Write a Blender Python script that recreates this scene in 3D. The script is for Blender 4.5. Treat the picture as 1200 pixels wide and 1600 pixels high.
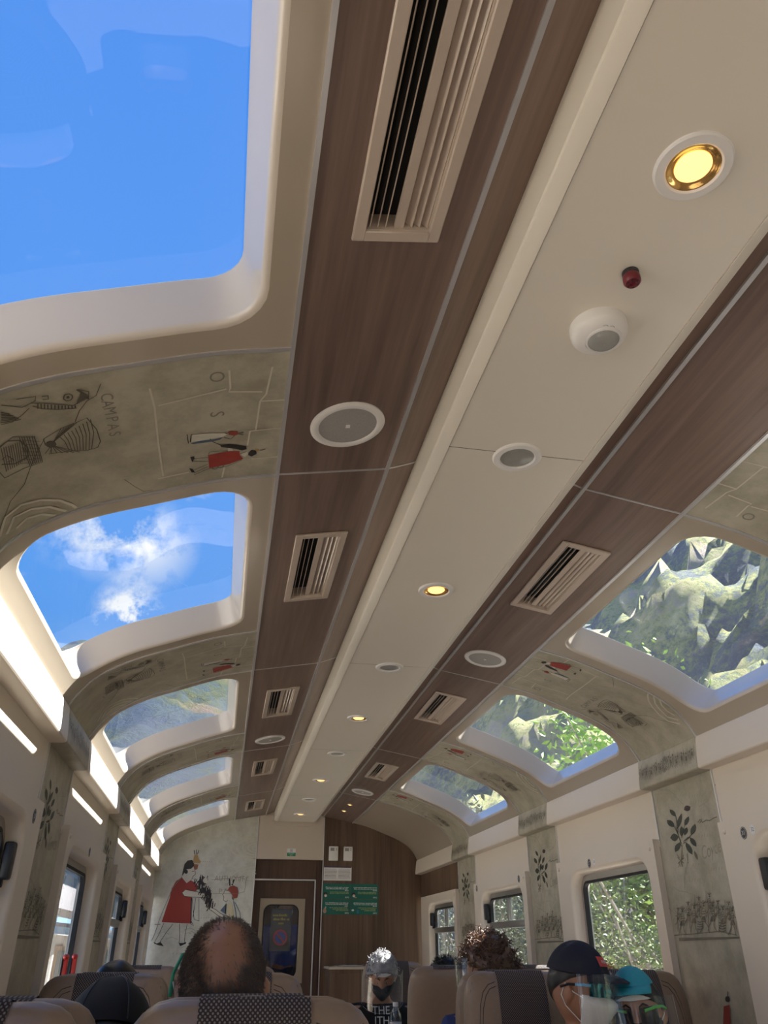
# Railway carriage with roof windows, seen from a seat looking up and forward.
import bpy, bmesh, math, random
from mathutils import Vector, Matrix, Euler, noise
from mathutils.geometry import tessellate_polygon
from math import sin, cos, pi, radians, sqrt, atan2

sc = bpy.context.scene
for o in list(bpy.data.objects):
    bpy.data.objects.remove(o, do_unlink=True)
H = 1.2                      # height of the camera above the carriage floor
rnd = random.Random(7)

# ------------------------------------------------------------------ camera
cam_d = bpy.data.cameras.new('camera')
cam_d.sensor_fit = 'VERTICAL'
cam_d.sensor_height = 32.0
cam_d.lens = 32.0 * 1202.0 / 1600.0
cam_d.clip_start = 0.02
cam_d.clip_end = 3000
cam = bpy.data.objects.new('camera', cam_d)
sc.collection.objects.link(cam)
cam.location = (-0.59, 0.0, H)
cam.rotation_euler = (radians(90 + 29.57), 0.0, radians(-10.575))
sc.camera = cam

# ------------------------------------------------------------------ view, sky and sun
sc.view_settings.view_transform = 'Standard'
sc.view_settings.look = 'None'
sc.view_settings.exposure = 0.6
sc.view_settings.gamma = 1.0
sc.view_settings.use_curve_mapping = False
sc.cycles.max_bounces = 10
sc.cycles.diffuse_bounces = 6
sc.cycles.glossy_bounces = 4
sc.cycles.transparent_max_bounces = 12

SUN_STRENGTH = 17.5
world = bpy.data.worlds.new('sky')
sc.world = world
world.use_nodes = True
wn, wl = world.node_tree.nodes, world.node_tree.links
wn.clear()
w_out = wn.new('ShaderNodeOutputWorld')
w_bg = wn.new('ShaderNodeBackground')
w_tc = wn.new('ShaderNodeTexCoord')
w_sep = wn.new('ShaderNodeSeparateXYZ')
w_ramp = wn.new('ShaderNodeValToRGB')
w_ramp.color_ramp.elements[0].position = 0.0
w_ramp.color_ramp.elements[0].color = (0.60, 0.76, 0.95, 1)
w_ramp.color_ramp.elements[1].position = 0.9
w_ramp.color_ramp.elements[1].color = (0.055, 0.26, 0.82, 1)
e = w_ramp.color_ramp.elements.new(0.35)
e.color = (0.115, 0.36, 0.88, 1)
wl.new(w_tc.outputs['Generated'], w_sep.inputs[0])
wl.new(w_sep.outputs['Z'], w_ramp.inputs[0])
w_map = wn.new('ShaderNodeMapping')
w_map.inputs['Scale'].default_value = (1.0, 1.0, 2.2)
w_map.inputs['Location'].default_value = (0.35, 0.1, 0.25)
w_noise = wn.new('ShaderNodeTexNoise')
w_noise.inputs['Scale'].default_value = 3.2
w_noise.inputs['Detail'].default_value = 9
w_noise.inputs['Roughness'].default_value = 0.62
w_cr = wn.new('ShaderNodeValToRGB')
w_cr.color_ramp.elements[0].position = 0.62
w_cr.color_ramp.elements[0].color = (0, 0, 0, 1)
w_cr.color_ramp.elements[1].position = 0.78
w_cr.color_ramp.elements[1].color = (1, 1, 1, 1)
wl.new(w_tc.outputs['Generated'], w_map.inputs[0])
wl.new(w_map.outputs[0], w_noise.inputs['Vector'])
wl.new(w_noise.outputs['Fac'], w_cr.inputs[0])
# two drifting clouds ahead on the sky side, ragged by a finer noise, over the general thin cloud
w_n2 = wn.new('ShaderNodeTexNoise')
w_n2.inputs['Scale'].default_value = 16.0
w_n2.inputs['Detail'].default_value = 10
w_n2.inputs['Roughness'].default_value = 0.65
wl.new(w_tc.outputs['Generated'], w_n2.inputs['Vector'])
cloud_sum = w_cr.outputs[0]
for cdir, size, dens in (((-0.225, 0.865, 0.447), 0.036, 0.6), ((-0.180, 0.880, 0.440), 0.036, 0.75), ((-0.130, 0.891, 0.435), 0.038, 0.9), ((-0.148, 0.922, 0.358), 0.028, 1.4), ((-0.139, 0.932, 0.335), 0.032, 1.4)):
    vm = wn.new('ShaderNodeVectorMath')
    vm.operation = 'DISTANCE'
    vm.inputs[1].default_value = cdir
    wl.new(w_tc.outputs['Generated'], vm.inputs[0])
    mr = wn.new('ShaderNodeMapRange')
    mr.inputs['From Min'].default_value = 0.0
    mr.inputs['From Max'].default_value = size * 1.7
    mr.inputs['To Min'].default_value = dens
    mr.inputs['To Max'].default_value = 0.0
    wl.new(vm.outputs['Value'], mr.inputs['Value'])
    ml = wn.new('ShaderNodeMath')
    ml.operation = 'MULTIPLY'
    wl.new(mr.outputs[0], ml.inputs[0])
    rr = wn.new('ShaderNodeMapRange')
    rr.inputs['From Min'].default_value = 0.44
    rr.inputs['From Max'].default_value = 0.60
    wl.new(w_n2.outputs['Fac'], rr.inputs['Value'])
    wl.new(rr.outputs[0], ml.inputs[1])
    ad = wn.new('ShaderNodeMath')
    ad.operation = 'ADD'
    ad.use_clamp = True
    wl.new(cloud_sum, ad.inputs[0])
    wl.new(ml.outputs[0], ad.inputs[1])
    cloud_sum = ad.outputs[0]
w_mix = wn.new('ShaderNodeMixRGB')
w_mix.inputs[2].default_value = (0.95, 0.97, 1.0, 1)
wl.new(cloud_sum, w_mix.inputs[0])
wl.new(w_ramp.outputs[0], w_mix.inputs[1])
wl.new(w_mix.outputs[0], w_bg.inputs[0])
w_bg.inputs[1].default_value = 0.70
wl.new(w_bg.outputs[0], w_out.inputs[0])

sun_d = bpy.data.lights.new('sun', 'SUN')
sun_d.energy = SUN_STRENGTH
sun_d.angle = radians(0.55)
sun_d.color = (1.0, 0.955, 0.88)
sun = bpy.data.objects.new('sun', sun_d)
sc.collection.objects.link(sun)
sun.location = (6, 2, 18)
SUN_FROM = Vector((0.677, 0.05, 0.733)).normalized()     # towards the sun: high up on the mountain side
sun.rotation_euler = SUN_FROM.to_track_quat('Z', 'Y').to_euler()

# ------------------------------------------------------------------ helpers
COL = sc.collection.objects

def link(name, me, parent=None, mats=None):
    o = bpy.data.objects.new(name, me)
    COL.link(o)
    if parent is not None:
        o.parent = parent
    if mats is not None and me is not None and not me.materials:
        for m in (mats if isinstance(mats, (list, tuple)) else [mats]):
            me.materials.append(m)
    return o

def tag(o, label=None, cat=None, group=None, kind=None):
    if label: o['label'] = label
    if cat: o['category'] = cat
    if group: o['group'] = group
    if kind: o['kind'] = kind
    return o

def empty(name, loc=(0, 0, 0), rot=(0, 0, 0), parent=None):
    o = bpy.data.objects.new(name, None)
    o.empty_display_size = 0.05
    COL.link(o)
    o.location = loc
    o.rotation_euler = rot
    if parent is not None:
        o.parent = parent
    return o

def struct(name, loc=(0, 0, 0)):
    return tag(empty(name, loc), kind='structure')

def copy_tree(o, parent=None):
    c = o.copy()
    COL.link(c)
    c.parent = parent
    for ch in list(o.children):
        copy_tree(ch, c)
    return c

class MB:
    """Collects polygons; build() links them as one mesh object."""
    def __init__(self):
        self.v, self.f, self.m = [], [], []

    def add(self, vs, fs, mi=0, M=None):
        b = len(self.v)
        for p in vs:
            p = Vector(p)
            self.v.append(M @ p if M is not None else p)
        for f in fs:
            self.f.append([b + i for i in f])
            self.m.append(mi)
        return self

    def box(self, c, s, r=0.0, seg=2, mi=0, M=None):
        """box with centre c, full size s, rounded by r"""
        if r <= 0:
            x, y, z = s[0] / 2, s[1] / 2, s[2] / 2
            vs = [(c[0] + a * x, c[1] + b * y, c[2] + d * z) for a in (-1, 1) for b in (-1, 1) for d in (-1, 1)]
            fs = [(0, 1, 3, 2), (4, 6, 7, 5), (0, 4, 5, 1), (2, 3, 7, 6), (0, 2, 6, 4), (1, 5, 7, 3)]
            return self.add(vs, fs, mi, M)
        bm = bmesh.new()
        bmesh.ops.create_cube(bm, size=1.0)
        for v in bm.verts:
            v.co = Vector((v.co.x * s[0] + c[0], v.co.y * s[1] + c[1], v.co.z * s[2] + c[2]))
        bmesh.ops.bevel(bm, geom=bm.edges[:], offset=r, segments=seg, affect='EDGES', profile=0.5)
        bm.verts.index_update()
        self.add([v.co.copy() for v in bm.verts], [[v.index for v in f.verts] for f in bm.faces], mi, M)
        bm.free()
        return self

    def loft(self, rings, closed=True, caps=(False, False), mi=0, M=None):
        n = len(rings[0])
        vs = [p for r in rings for p in r]
        fs = []
        for i in range(len(rings) - 1):
            for j in range(n if closed else n - 1):
                k = (j + 1) % n
                fs.append((i * n + j, i * n + k, (i + 1) * n + k, (i + 1) * n + j))
        if caps[0]: fs.append(tuple(reversed(range(n))))
        if caps[1]: fs.append(tuple(range((len(rings) - 1) * n, len(rings) * n)))
        return self.add(vs, fs, mi, M)

    def tube(self, pts, r, n=8, mi=0, caps=True, M=None):
        pts = [Vector(p) for p in pts]
        rs = r if isinstance(r, (list, tuple)) else [r] * len(pts)
        rings = []
        ref = None
        for i, p in enumerate(pts):
            t = (pts[min(i + 1, len(pts) - 1)] - pts[max(i - 1, 0)]).normalized()
            if ref is None:
                ref = Vector((0, 0, 1)) if abs(t.z) < 0.9 else Vector((1, 0, 0))
            a = t.cross(ref)
            if a.length < 1e-6:
                a = t.orthogonal()
            a.normalize()
            b = t.cross(a).normalized()
            ref = -b if False else ref
            rings.append([p + (a * cos(2 * pi * k / n) + b * sin(2 * pi * k / n)) * rs[i] for k in range(n)])
        return self.loft(rings, True, (caps, caps), mi, M)

    def lathe(self, prof, n=32, mi=0, M=None, caps=(False, False)):
        rings = [[Vector((r * cos(2 * pi * k / n), r * sin(2 * pi * k / n), z)) for k in range(n)] for r, z in prof]
        return self.loft(rings, True, caps, mi, M)

    def prism(self, poly, axis, a, b, mi=0, M=None):
        """extrude the 2D polygon along axis ('x','y','z') from a to b"""
        def P(q, t):
            return {'x': (t, q[0], q[1]), 'y': (q[0], t, q[1]), 'z': (q[0], q[1], t)}[axis]
        n = len(poly)
        vs = [P(q, a) for q in poly] + [P(q, b) for q in poly]
        fs = [tuple(range(n)), tuple(reversed(range(n, 2 * n)))] + [(i, (i + 1) % n, n + (i + 1) % n, n + i) for i in range(n)]
        return self.add(vs, fs, mi, M)

    def mesh(self, name, smooth=None, recalc=True):
        me = bpy.data.meshes.new(name)
        me.from_pydata([tuple(p) for p in self.v], [], self.f)
        me.polygons.foreach_set('material_index', self.m)
        if recalc:
            bm = bmesh.new()
            bm.from_mesh(me)
            bmesh.ops.recalc_face_normals(bm, faces=bm.faces[:])
            bm.to_mesh(me)
            bm.free()
        if smooth is not None:
            me.polygons.foreach_set('use_smooth', [True] * len(me.polygons))
            if smooth < 179:
                me.set_sharp_from_angle(angle=radians(smooth))
        me.update()
        return me

    def build(self, name, mats, parent=None, smooth=None, recalc=True):
        me = self.mesh(name, smooth, recalc)
        for m in (mats if isinstance(mats, (list, tuple)) else [mats]):
            me.materials.append(m)
        return link(name, me, parent)

# ------------------------------------------------------------------ materials
def lin(r, g, b):
    f = lambda c: (c / 255 / 12.92) if c / 255 <= 0.04045 else ((c / 255 + 0.055) / 1.055) ** 2.4
    return (f(r), f(g), f(b), 1)

def new_mat(name):
    m = bpy.data.materials.new(name)
    m.use_nodes = True
    nt = m.node_tree
    return m, nt, nt.nodes['Principled BSDF'], nt.nodes, nt.links

def plain(name, col, rough=0.5, metal=0.0, var=0.06, scale=8.0, bump=0.0, coat=0.0, spec=0.5):
    """a colour with a little procedural unevenness"""
    m, nt, p, N, L = new_mat(name)
    p.inputs['Roughness'].default_value = rough
    p.inputs['Metallic'].default_value = metal
    p.inputs['Specular IOR Level'].default_value = spec
    p.inputs['Coat Weight'].default_value = coat
    p.inputs['Coat Roughness'].default_value = 0.12
    tc = N.new('ShaderNodeTexCoord')
    nz = N.new('ShaderNodeTexNoise')
    nz.inputs['Scale'].default_value = scale
    nz.inputs['Detail'].default_value = 5
    L.new(tc.outputs['Object'], nz.inputs['Vector'])
    mx = N.new('ShaderNodeMixRGB')
    mx.blend_type = 'MIX'
    mx.inputs[1].default_value = [c * (1 - var) for c in col[:3]] + [1]
    mx.inputs[2].default_value = [min(1, c * (1 + var)) for c in col[:3]] + [1]
    L.new(nz.outputs['Fac'], mx.inputs[0])
    L.new(mx.outputs[0], p.inputs['Base Color'])
    if bump > 0:
        bp = N.new('ShaderNodeBump')
        bp.inputs['Strength'].default_value = bump
        bp.inputs['Distance'].default_value = 0.01
        L.new(nz.outputs['Fac'], bp.inputs['Height'])
        L.new(bp.outputs[0], p.inputs['Normal'])
    return m

def wood(name, c1, c2, axis, rough=0.35):
    """straight-grained veneer, grain along the given axis"""
    m, nt, p, N, L = new_mat(name)
    tc = N.new('ShaderNodeTexCoord')
    mp = N.new('ShaderNodeMapping')
    s = [42.0, 42.0, 42.0]
    s['xyz'.index(axis)] = 1.6
    mp.inputs['Scale'].default_value = s
    L.new(tc.outputs['Object'], mp.inputs[0])
    nz = N.new('ShaderNodeTexNoise')
    nz.inputs['Scale'].default_value = 1.0
    nz.inputs['Detail'].default_value = 7
    nz.inputs['Roughness'].default_value = 0.6
    L.new(mp.outputs[0], nz.inputs['Vector'])
    mp2 = N.new('ShaderNodeMapping')
    s2 = [5.0, 5.0, 5.0]
    s2['xyz'.index(axis)] = 0.35
    mp2.inputs['Scale'].default_value = s2
    L.new(tc.outputs['Object'], mp2.inputs[0])
    nz2 = N.new('ShaderNodeTexNoise')
    nz2.inputs['Scale'].default_value = 1.0
    nz2.inputs['Detail'].default_value = 3
    L.new(mp2.outputs[0], nz2.inputs['Vector'])
    ad = N.new('ShaderNodeMath')
    ad.operation = 'ADD'
    L.new(nz.outputs['Fac'], ad.inputs[0])
    L.new(nz2.outputs['Fac'], ad.inputs[1])
    rp = N.new('ShaderNodeValToRGB')
    rp.color_ramp.elements[0].position = 0.36
    rp.color_ramp.elements[0].color = c1
    rp.color_ramp.elements[1].position = 0.64
    rp.color_ramp.elements[1].color = c2
    hf = N.new('ShaderNodeMath')
    hf.operation = 'MULTIPLY'
    hf.inputs[1].default_value = 0.5
    L.new(ad.outputs[0], hf.inputs[0])
    L.new(hf.outputs[0], rp.inputs[0])
    L.new(rp.outputs[0], p.inputs['Base Color'])
    p.inputs['Roughness'].default_value = rough
    bp = N.new('ShaderNodeBump')
    bp.inputs['Strength'].default_value = 0.08
    bp.inputs['Distance'].default_value = 0.004
    L.new(nz.outputs['Fac'], bp.inputs['Height'])
    L.new(bp.outputs[0], p.inputs['Normal'])
    return m

def parchment(name, c1, c2):
    """mottled printed-map laminate"""
    m, nt, p, N, L = new_mat(name)
    tc = N.new('ShaderNodeTexCoord')
    nz = N.new('ShaderNodeTexNoise')
    nz.inputs['Scale'].default_value = 9.0
    nz.inputs['Detail'].default_value = 10
    nz.inputs['Roughness'].default_value = 0.7
    L.new(tc.outputs['Object'], nz.inputs['Vector'])
    rp = N.new('ShaderNodeValToRGB')
    rp.color_ramp.elements[0].position = 0.36
    rp.color_ramp.elements[0].color = c1
    rp.color_ramp.elements[1].position = 0.6
    rp.color_ramp.elements[1].color = c2
    L.new(nz.outputs['Fac'], rp.inputs[0])
    L.new(rp.outputs[0], p.inputs['Base Color'])
    p.inputs['Roughness'].default_value = 0.42
    return m

def glass(name, tint=(0.94, 0.97, 1.0, 1), gain=1.0, dust_veil=0.0):
    m = bpy.data.materials.new(name)
    m.use_nodes = True
    N, L = m.node_tree.nodes, m.node_tree.links
    N.clear()
    out = N.new('ShaderNodeOutputMaterial')
    mx = N.new('ShaderNodeMixShader')
    tr = N.new('ShaderNodeBsdfTransparent')
    tr.inputs[0].default_value = tint
    gl = N.new('ShaderNodeBsdfGlossy')
    gl.inputs['Roughness'].default_value = 0.01
    gl.inputs['Color'].default_value = (0.9, 0.95, 1, 1)
    lw = N.new('ShaderNodeLayerWeight')          # the same reflectance from either side of the sheet
    lw.inputs['Blend'].default_value = 0.5
    pw = N.new('ShaderNodeMath')
    pw.operation = 'POWER'
    pw.inputs[1].default_value = 5.0
    L.new(lw.outputs['Facing'], pw.inputs[0])
    mu = N.new('ShaderNodeMath')
    mu.operation = 'MULTIPLY_ADD'
    mu.use_clamp = True
    mu.inputs[1].default_value = 0.9
    mu.inputs[2].default_value = 0.045 * gain
    L.new(pw.outputs[0], mu.inputs[0])
    L.new(mu.outputs[0], mx.inputs[0])
    L.new(tr.outputs[0], mx.inputs[1])
    L.new(gl.outputs[0], mx.inputs[2])
    if dust_veil > 0:                                  # thin dusty film, added to catch sun and veil the view like haze
        td = N.new('ShaderNodeBsdfTranslucent')
        td.inputs[0].default_value = (0.85, 0.87, 0.9, 1)
        m2 = N.new('ShaderNodeMixShader')
        m2.inputs[0].default_value = dust_veil
        L.new(mx.outputs[0], m2.inputs[1])
        L.new(td.outputs[0], m2.inputs[2])
        L.new(m2.outputs[0], out.inputs[0])
    else:
        L.new(mx.outputs[0], out.inputs[0])
    return m

def emit(name, col, strength):
    m, nt, p, N, L = new_mat(name)
    p.inputs['Base Color'].default_value = col
    p.inputs['Emission Color'].default_value = col
    p.inputs['Emission Strength'].default_value = strength
    return m

def weave(name, c1, c2, scale):
    """perforated headrest fabric: pale dots in rows on dark cloth"""
    m, nt, p, N, L = new_mat(name)
    tc = N.new('ShaderNodeTexCoord')
    mp = N.new('ShaderNodeMapping')
    mp.inputs['Rotation'].default_value = (0, radians(45), 0)
    mp.inputs['Scale'].default_value = (scale, 0.0, scale)
    L.new(tc.outputs['Object'], mp.inputs[0])
    vo = N.new('ShaderNodeTexVoronoi')
    vo.inputs['Randomness'].default_value = 0.0
    vo.inputs['Scale'].default_value = 1.0
    L.new(mp.outputs[0], vo.inputs['Vector'])
    rp = N.new('ShaderNodeValToRGB')
    rp.color_ramp.elements[0].position = 0.24
    rp.color_ramp.elements[0].color = c2
    rp.color_ramp.elements[1].position = 0.36
    rp.color_ramp.elements[1].color = c1
    L.new(vo.outputs['Distance'], rp.inputs[0])
    L.new(rp.outputs[0], p.inputs['Base Color'])
    p.inputs['Roughness'].default_value = 0.8
    bp = N.new('ShaderNodeBump')
    bp.inputs['Strength'].default_value = 0.4
    bp.inputs['Distance'].default_value = 0.003
    L.new(vo.outputs['Distance'], bp.inputs['Height'])
    L.new(bp.outputs[0], p.inputs['Normal'])
    return m

def terrain_mat(name, cols, scale, fine):
    """scrub, grass, bare rock and painted blue shade and haze in patches, broken up by a finer noise, with rocky relief"""
    m, nt, p, N, L = new_mat(name)
    tc = N.new('ShaderNodeTexCoord')
    nz = N.new('ShaderNodeTexNoise')
    nz.inputs['Scale'].default_value = scale
    nz.inputs['Detail'].default_value = 15
    nz.inputs['Roughness'].default_value = 0.66
    L.new(tc.outputs['Object'], nz.inputs['Vector'])
    n2 = N.new('ShaderNodeTexNoise')
    n2.inputs['Scale'].default_value = fine
    n2.inputs['Detail'].default_value = 8
    n2.inputs['Roughness'].default_value = 0.75
    L.new(tc.outputs['Object'], n2.inputs['Vector'])
    ma = N.new('ShaderNodeMath')
    ma.operation = 'MULTIPLY_ADD'
    ma.inputs[1].default_value = 0.55
    L.new(n2.outputs['Fac'], ma.inputs[0])
    sb = N.new('ShaderNodeMath')
    sb.operation = 'SUBTRACT'
    sb.inputs[1].default_value = 0.275
    L.new(nz.outputs['Fac'], sb.inputs[0])
    L.new(sb.outputs[0], ma.inputs[2])
    rp = N.new('ShaderNodeValToRGB')
    els = rp.color_ramp.elements
    for i, (pos, c) in enumerate(cols):
        if i < 2:
            els[i].position = pos
            els[i].color = c
        else:
            x = els.new(pos)
            x.color = c
    L.new(ma.outputs[0], rp.inputs[0])
    L.new(rp.outputs[0], p.inputs['Base Color'])
    p.inputs['Roughness'].default_value = 0.95
    p.inputs['Specular IOR Level'].default_value = 0.1
    bp = N.new('ShaderNodeBump')
    bp.inputs['Strength'].default_value = 1.0
    bp.inputs['Distance'].default_value = 0.9 / fine
    L.new(n2.outputs['Fac'], bp.inputs['Height'])
    L.new(bp.outputs[0], p.inputs['Normal'])
    return m

M = {}
M['cream'] = plain('cream_panel', (0.75, 0.67, 0.56, 1), 0.38, var=0.03, scale=3)
M['centre'] = plain('centre_panel', (0.77, 0.72, 0.62, 1), 0.36, var=0.03, scale=2.5, coat=0.15)
M['beige'] = plain('beige_moulding', (0.44, 0.378, 0.30, 1), 0.22, var=0.04, scale=3, coat=0.4)
M['reveal'] = plain('pale_reveal', (0.55, 0.49, 0.42, 1), 0.2, var=0.04, scale=3, coat=0.3)
M['beige_wall'] = plain('beige_laminate', (0.60, 0.52, 0.43, 1), 0.5, var=0.03)
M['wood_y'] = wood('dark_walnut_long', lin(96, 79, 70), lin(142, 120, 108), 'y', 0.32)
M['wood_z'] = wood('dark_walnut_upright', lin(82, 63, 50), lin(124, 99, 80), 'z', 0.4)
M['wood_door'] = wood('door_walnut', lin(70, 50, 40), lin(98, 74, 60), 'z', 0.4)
M['metal'] = plain('brushed_metal', (0.72, 0.72, 0.72, 1), 0.34, 0.75, 0.05, 30)
M['alu'] = plain('grey_aluminium', (0.42, 0.41, 0.39, 1), 0.35, 0.9, 0.05, 20)
M['vent'] = plain('vent_enamel', (0.56, 0.47, 0.39, 1), 0.28, var=0.06, scale=30, coat=0.3)
M['door_frame'] = plain('tan_door_frame', (0.34, 0.28, 0.20, 1), 0.4)
M['duct'] = plain('duct_black', (0.012, 0.011, 0.010, 1), 0.9, var=0.1)
M['parch'] = parchment('parchment_print', lin(156, 150, 131), lin(183, 177, 158))
M['mural'] = parchment('mural_print', lin(184, 184, 172), lin(208, 208, 197))
M['white'] = plain('white_plastic', (0.80, 0.78, 0.75, 1), 0.3, var=0.02)
M['grille'] = plain('grey_grille', (0.36, 0.35, 0.33, 1), 0.6, var=0.2, scale=240)
M['lens'] = plain('frosted_lens', (0.32, 0.32, 0.30, 1), 0.15, var=0.15, scale=40)
M['amber'] = plain('amber_reflector', (0.95, 0.62, 0.22, 1), 0.12, 0.8, 0.05, 40)
M['bulb'] = emit('lamp_glow', (1.0, 0.60, 0.20, 1), 1.25)
M['red_plastic'] = plain('dark_red_plastic', (0.16, 0.012, 0.02, 1), 0.3)
M['red'] = plain('bright_red_plastic', (0.75, 0.05, 0.03, 1), 0.35)
M['black'] = plain('black_plastic', (0.02, 0.02, 0.022, 1), 0.4)
M['rubber'] = plain('black_rubber', (0.015, 0.015, 0.016, 1), 0.7)
M['glass'] = glass('clear_glass', dust_veil=0.003)
M['glass_roof'] = glass('roof_glass', (0.95, 0.98, 1.0, 1), 0.8, dust_veil=0.010)
M['leather'] = plain('taupe_leather', (0.27, 0.19, 0.128, 1), 0.34, var=0.10, scale=60, bump=0.12, spec=0.6)
M['stitch'] = plain('dark_stitching', (0.07, 0.05, 0.04, 1), 0.7)
M['weave'] = weave('headrest_weave', (0.030, 0.020, 0.020, 1), (0.24, 0.20, 0.17, 1), 185.0)
M['carpet'] = plain('carpet', (0.30, 0.24, 0.20, 1), 0.95, var=0.25, scale=90)
M['paper'] = plain('white_paper', (0.80, 0.79, 0.77, 1), 0.6, var=0.02)
M['green_poster'] = plain('green_poster', lin(30, 106, 93), 0.5, var=0.05)
M['ink_white'] = plain('print_white', (0.75, 0.78, 0.76, 1), 0.6)
M['ink_yellow'] = plain('print_yellow', (0.42, 0.46, 0.16, 1), 0.6)
M['ink_grey'] = plain('print_grey', (0.30, 0.30, 0.31, 1), 0.6)
M['ink_navy'] = plain('print_navy', (0.03, 0.03, 0.12, 1), 0.6)
M['exit_green'] = plain('exit_green', (0.02, 0.26, 0.11, 1), 0.5)
PRINT = {
    'red': lin(152, 54, 46), 'redb': lin(146, 66, 52), 'black': lin(38, 34, 32), 'brown': lin(150, 92, 62),
    'tan': lin(178, 146, 96), 'pale': lin(206, 202, 188), 'cream': lin(202, 192, 160), 'slate': lin(84, 100, 118),
    'grey': lin(128, 124, 114), 'light': lin(206, 201, 184), 'ink': lin(92, 85, 72), 'leaf': lin(58, 62, 50),
    'bud': lin(62, 44, 42), 'stem': lin(112, 102, 86), 'faint': lin(156, 149, 129), 'band': lin(112, 103, 88)}
PRINT_KEYS = list(PRINT)
PRINT_MATS = [plain('print_' + k, PRINT[k], 0.5, var=0.08, scale=25) for k in PRINT_KEYS]

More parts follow.
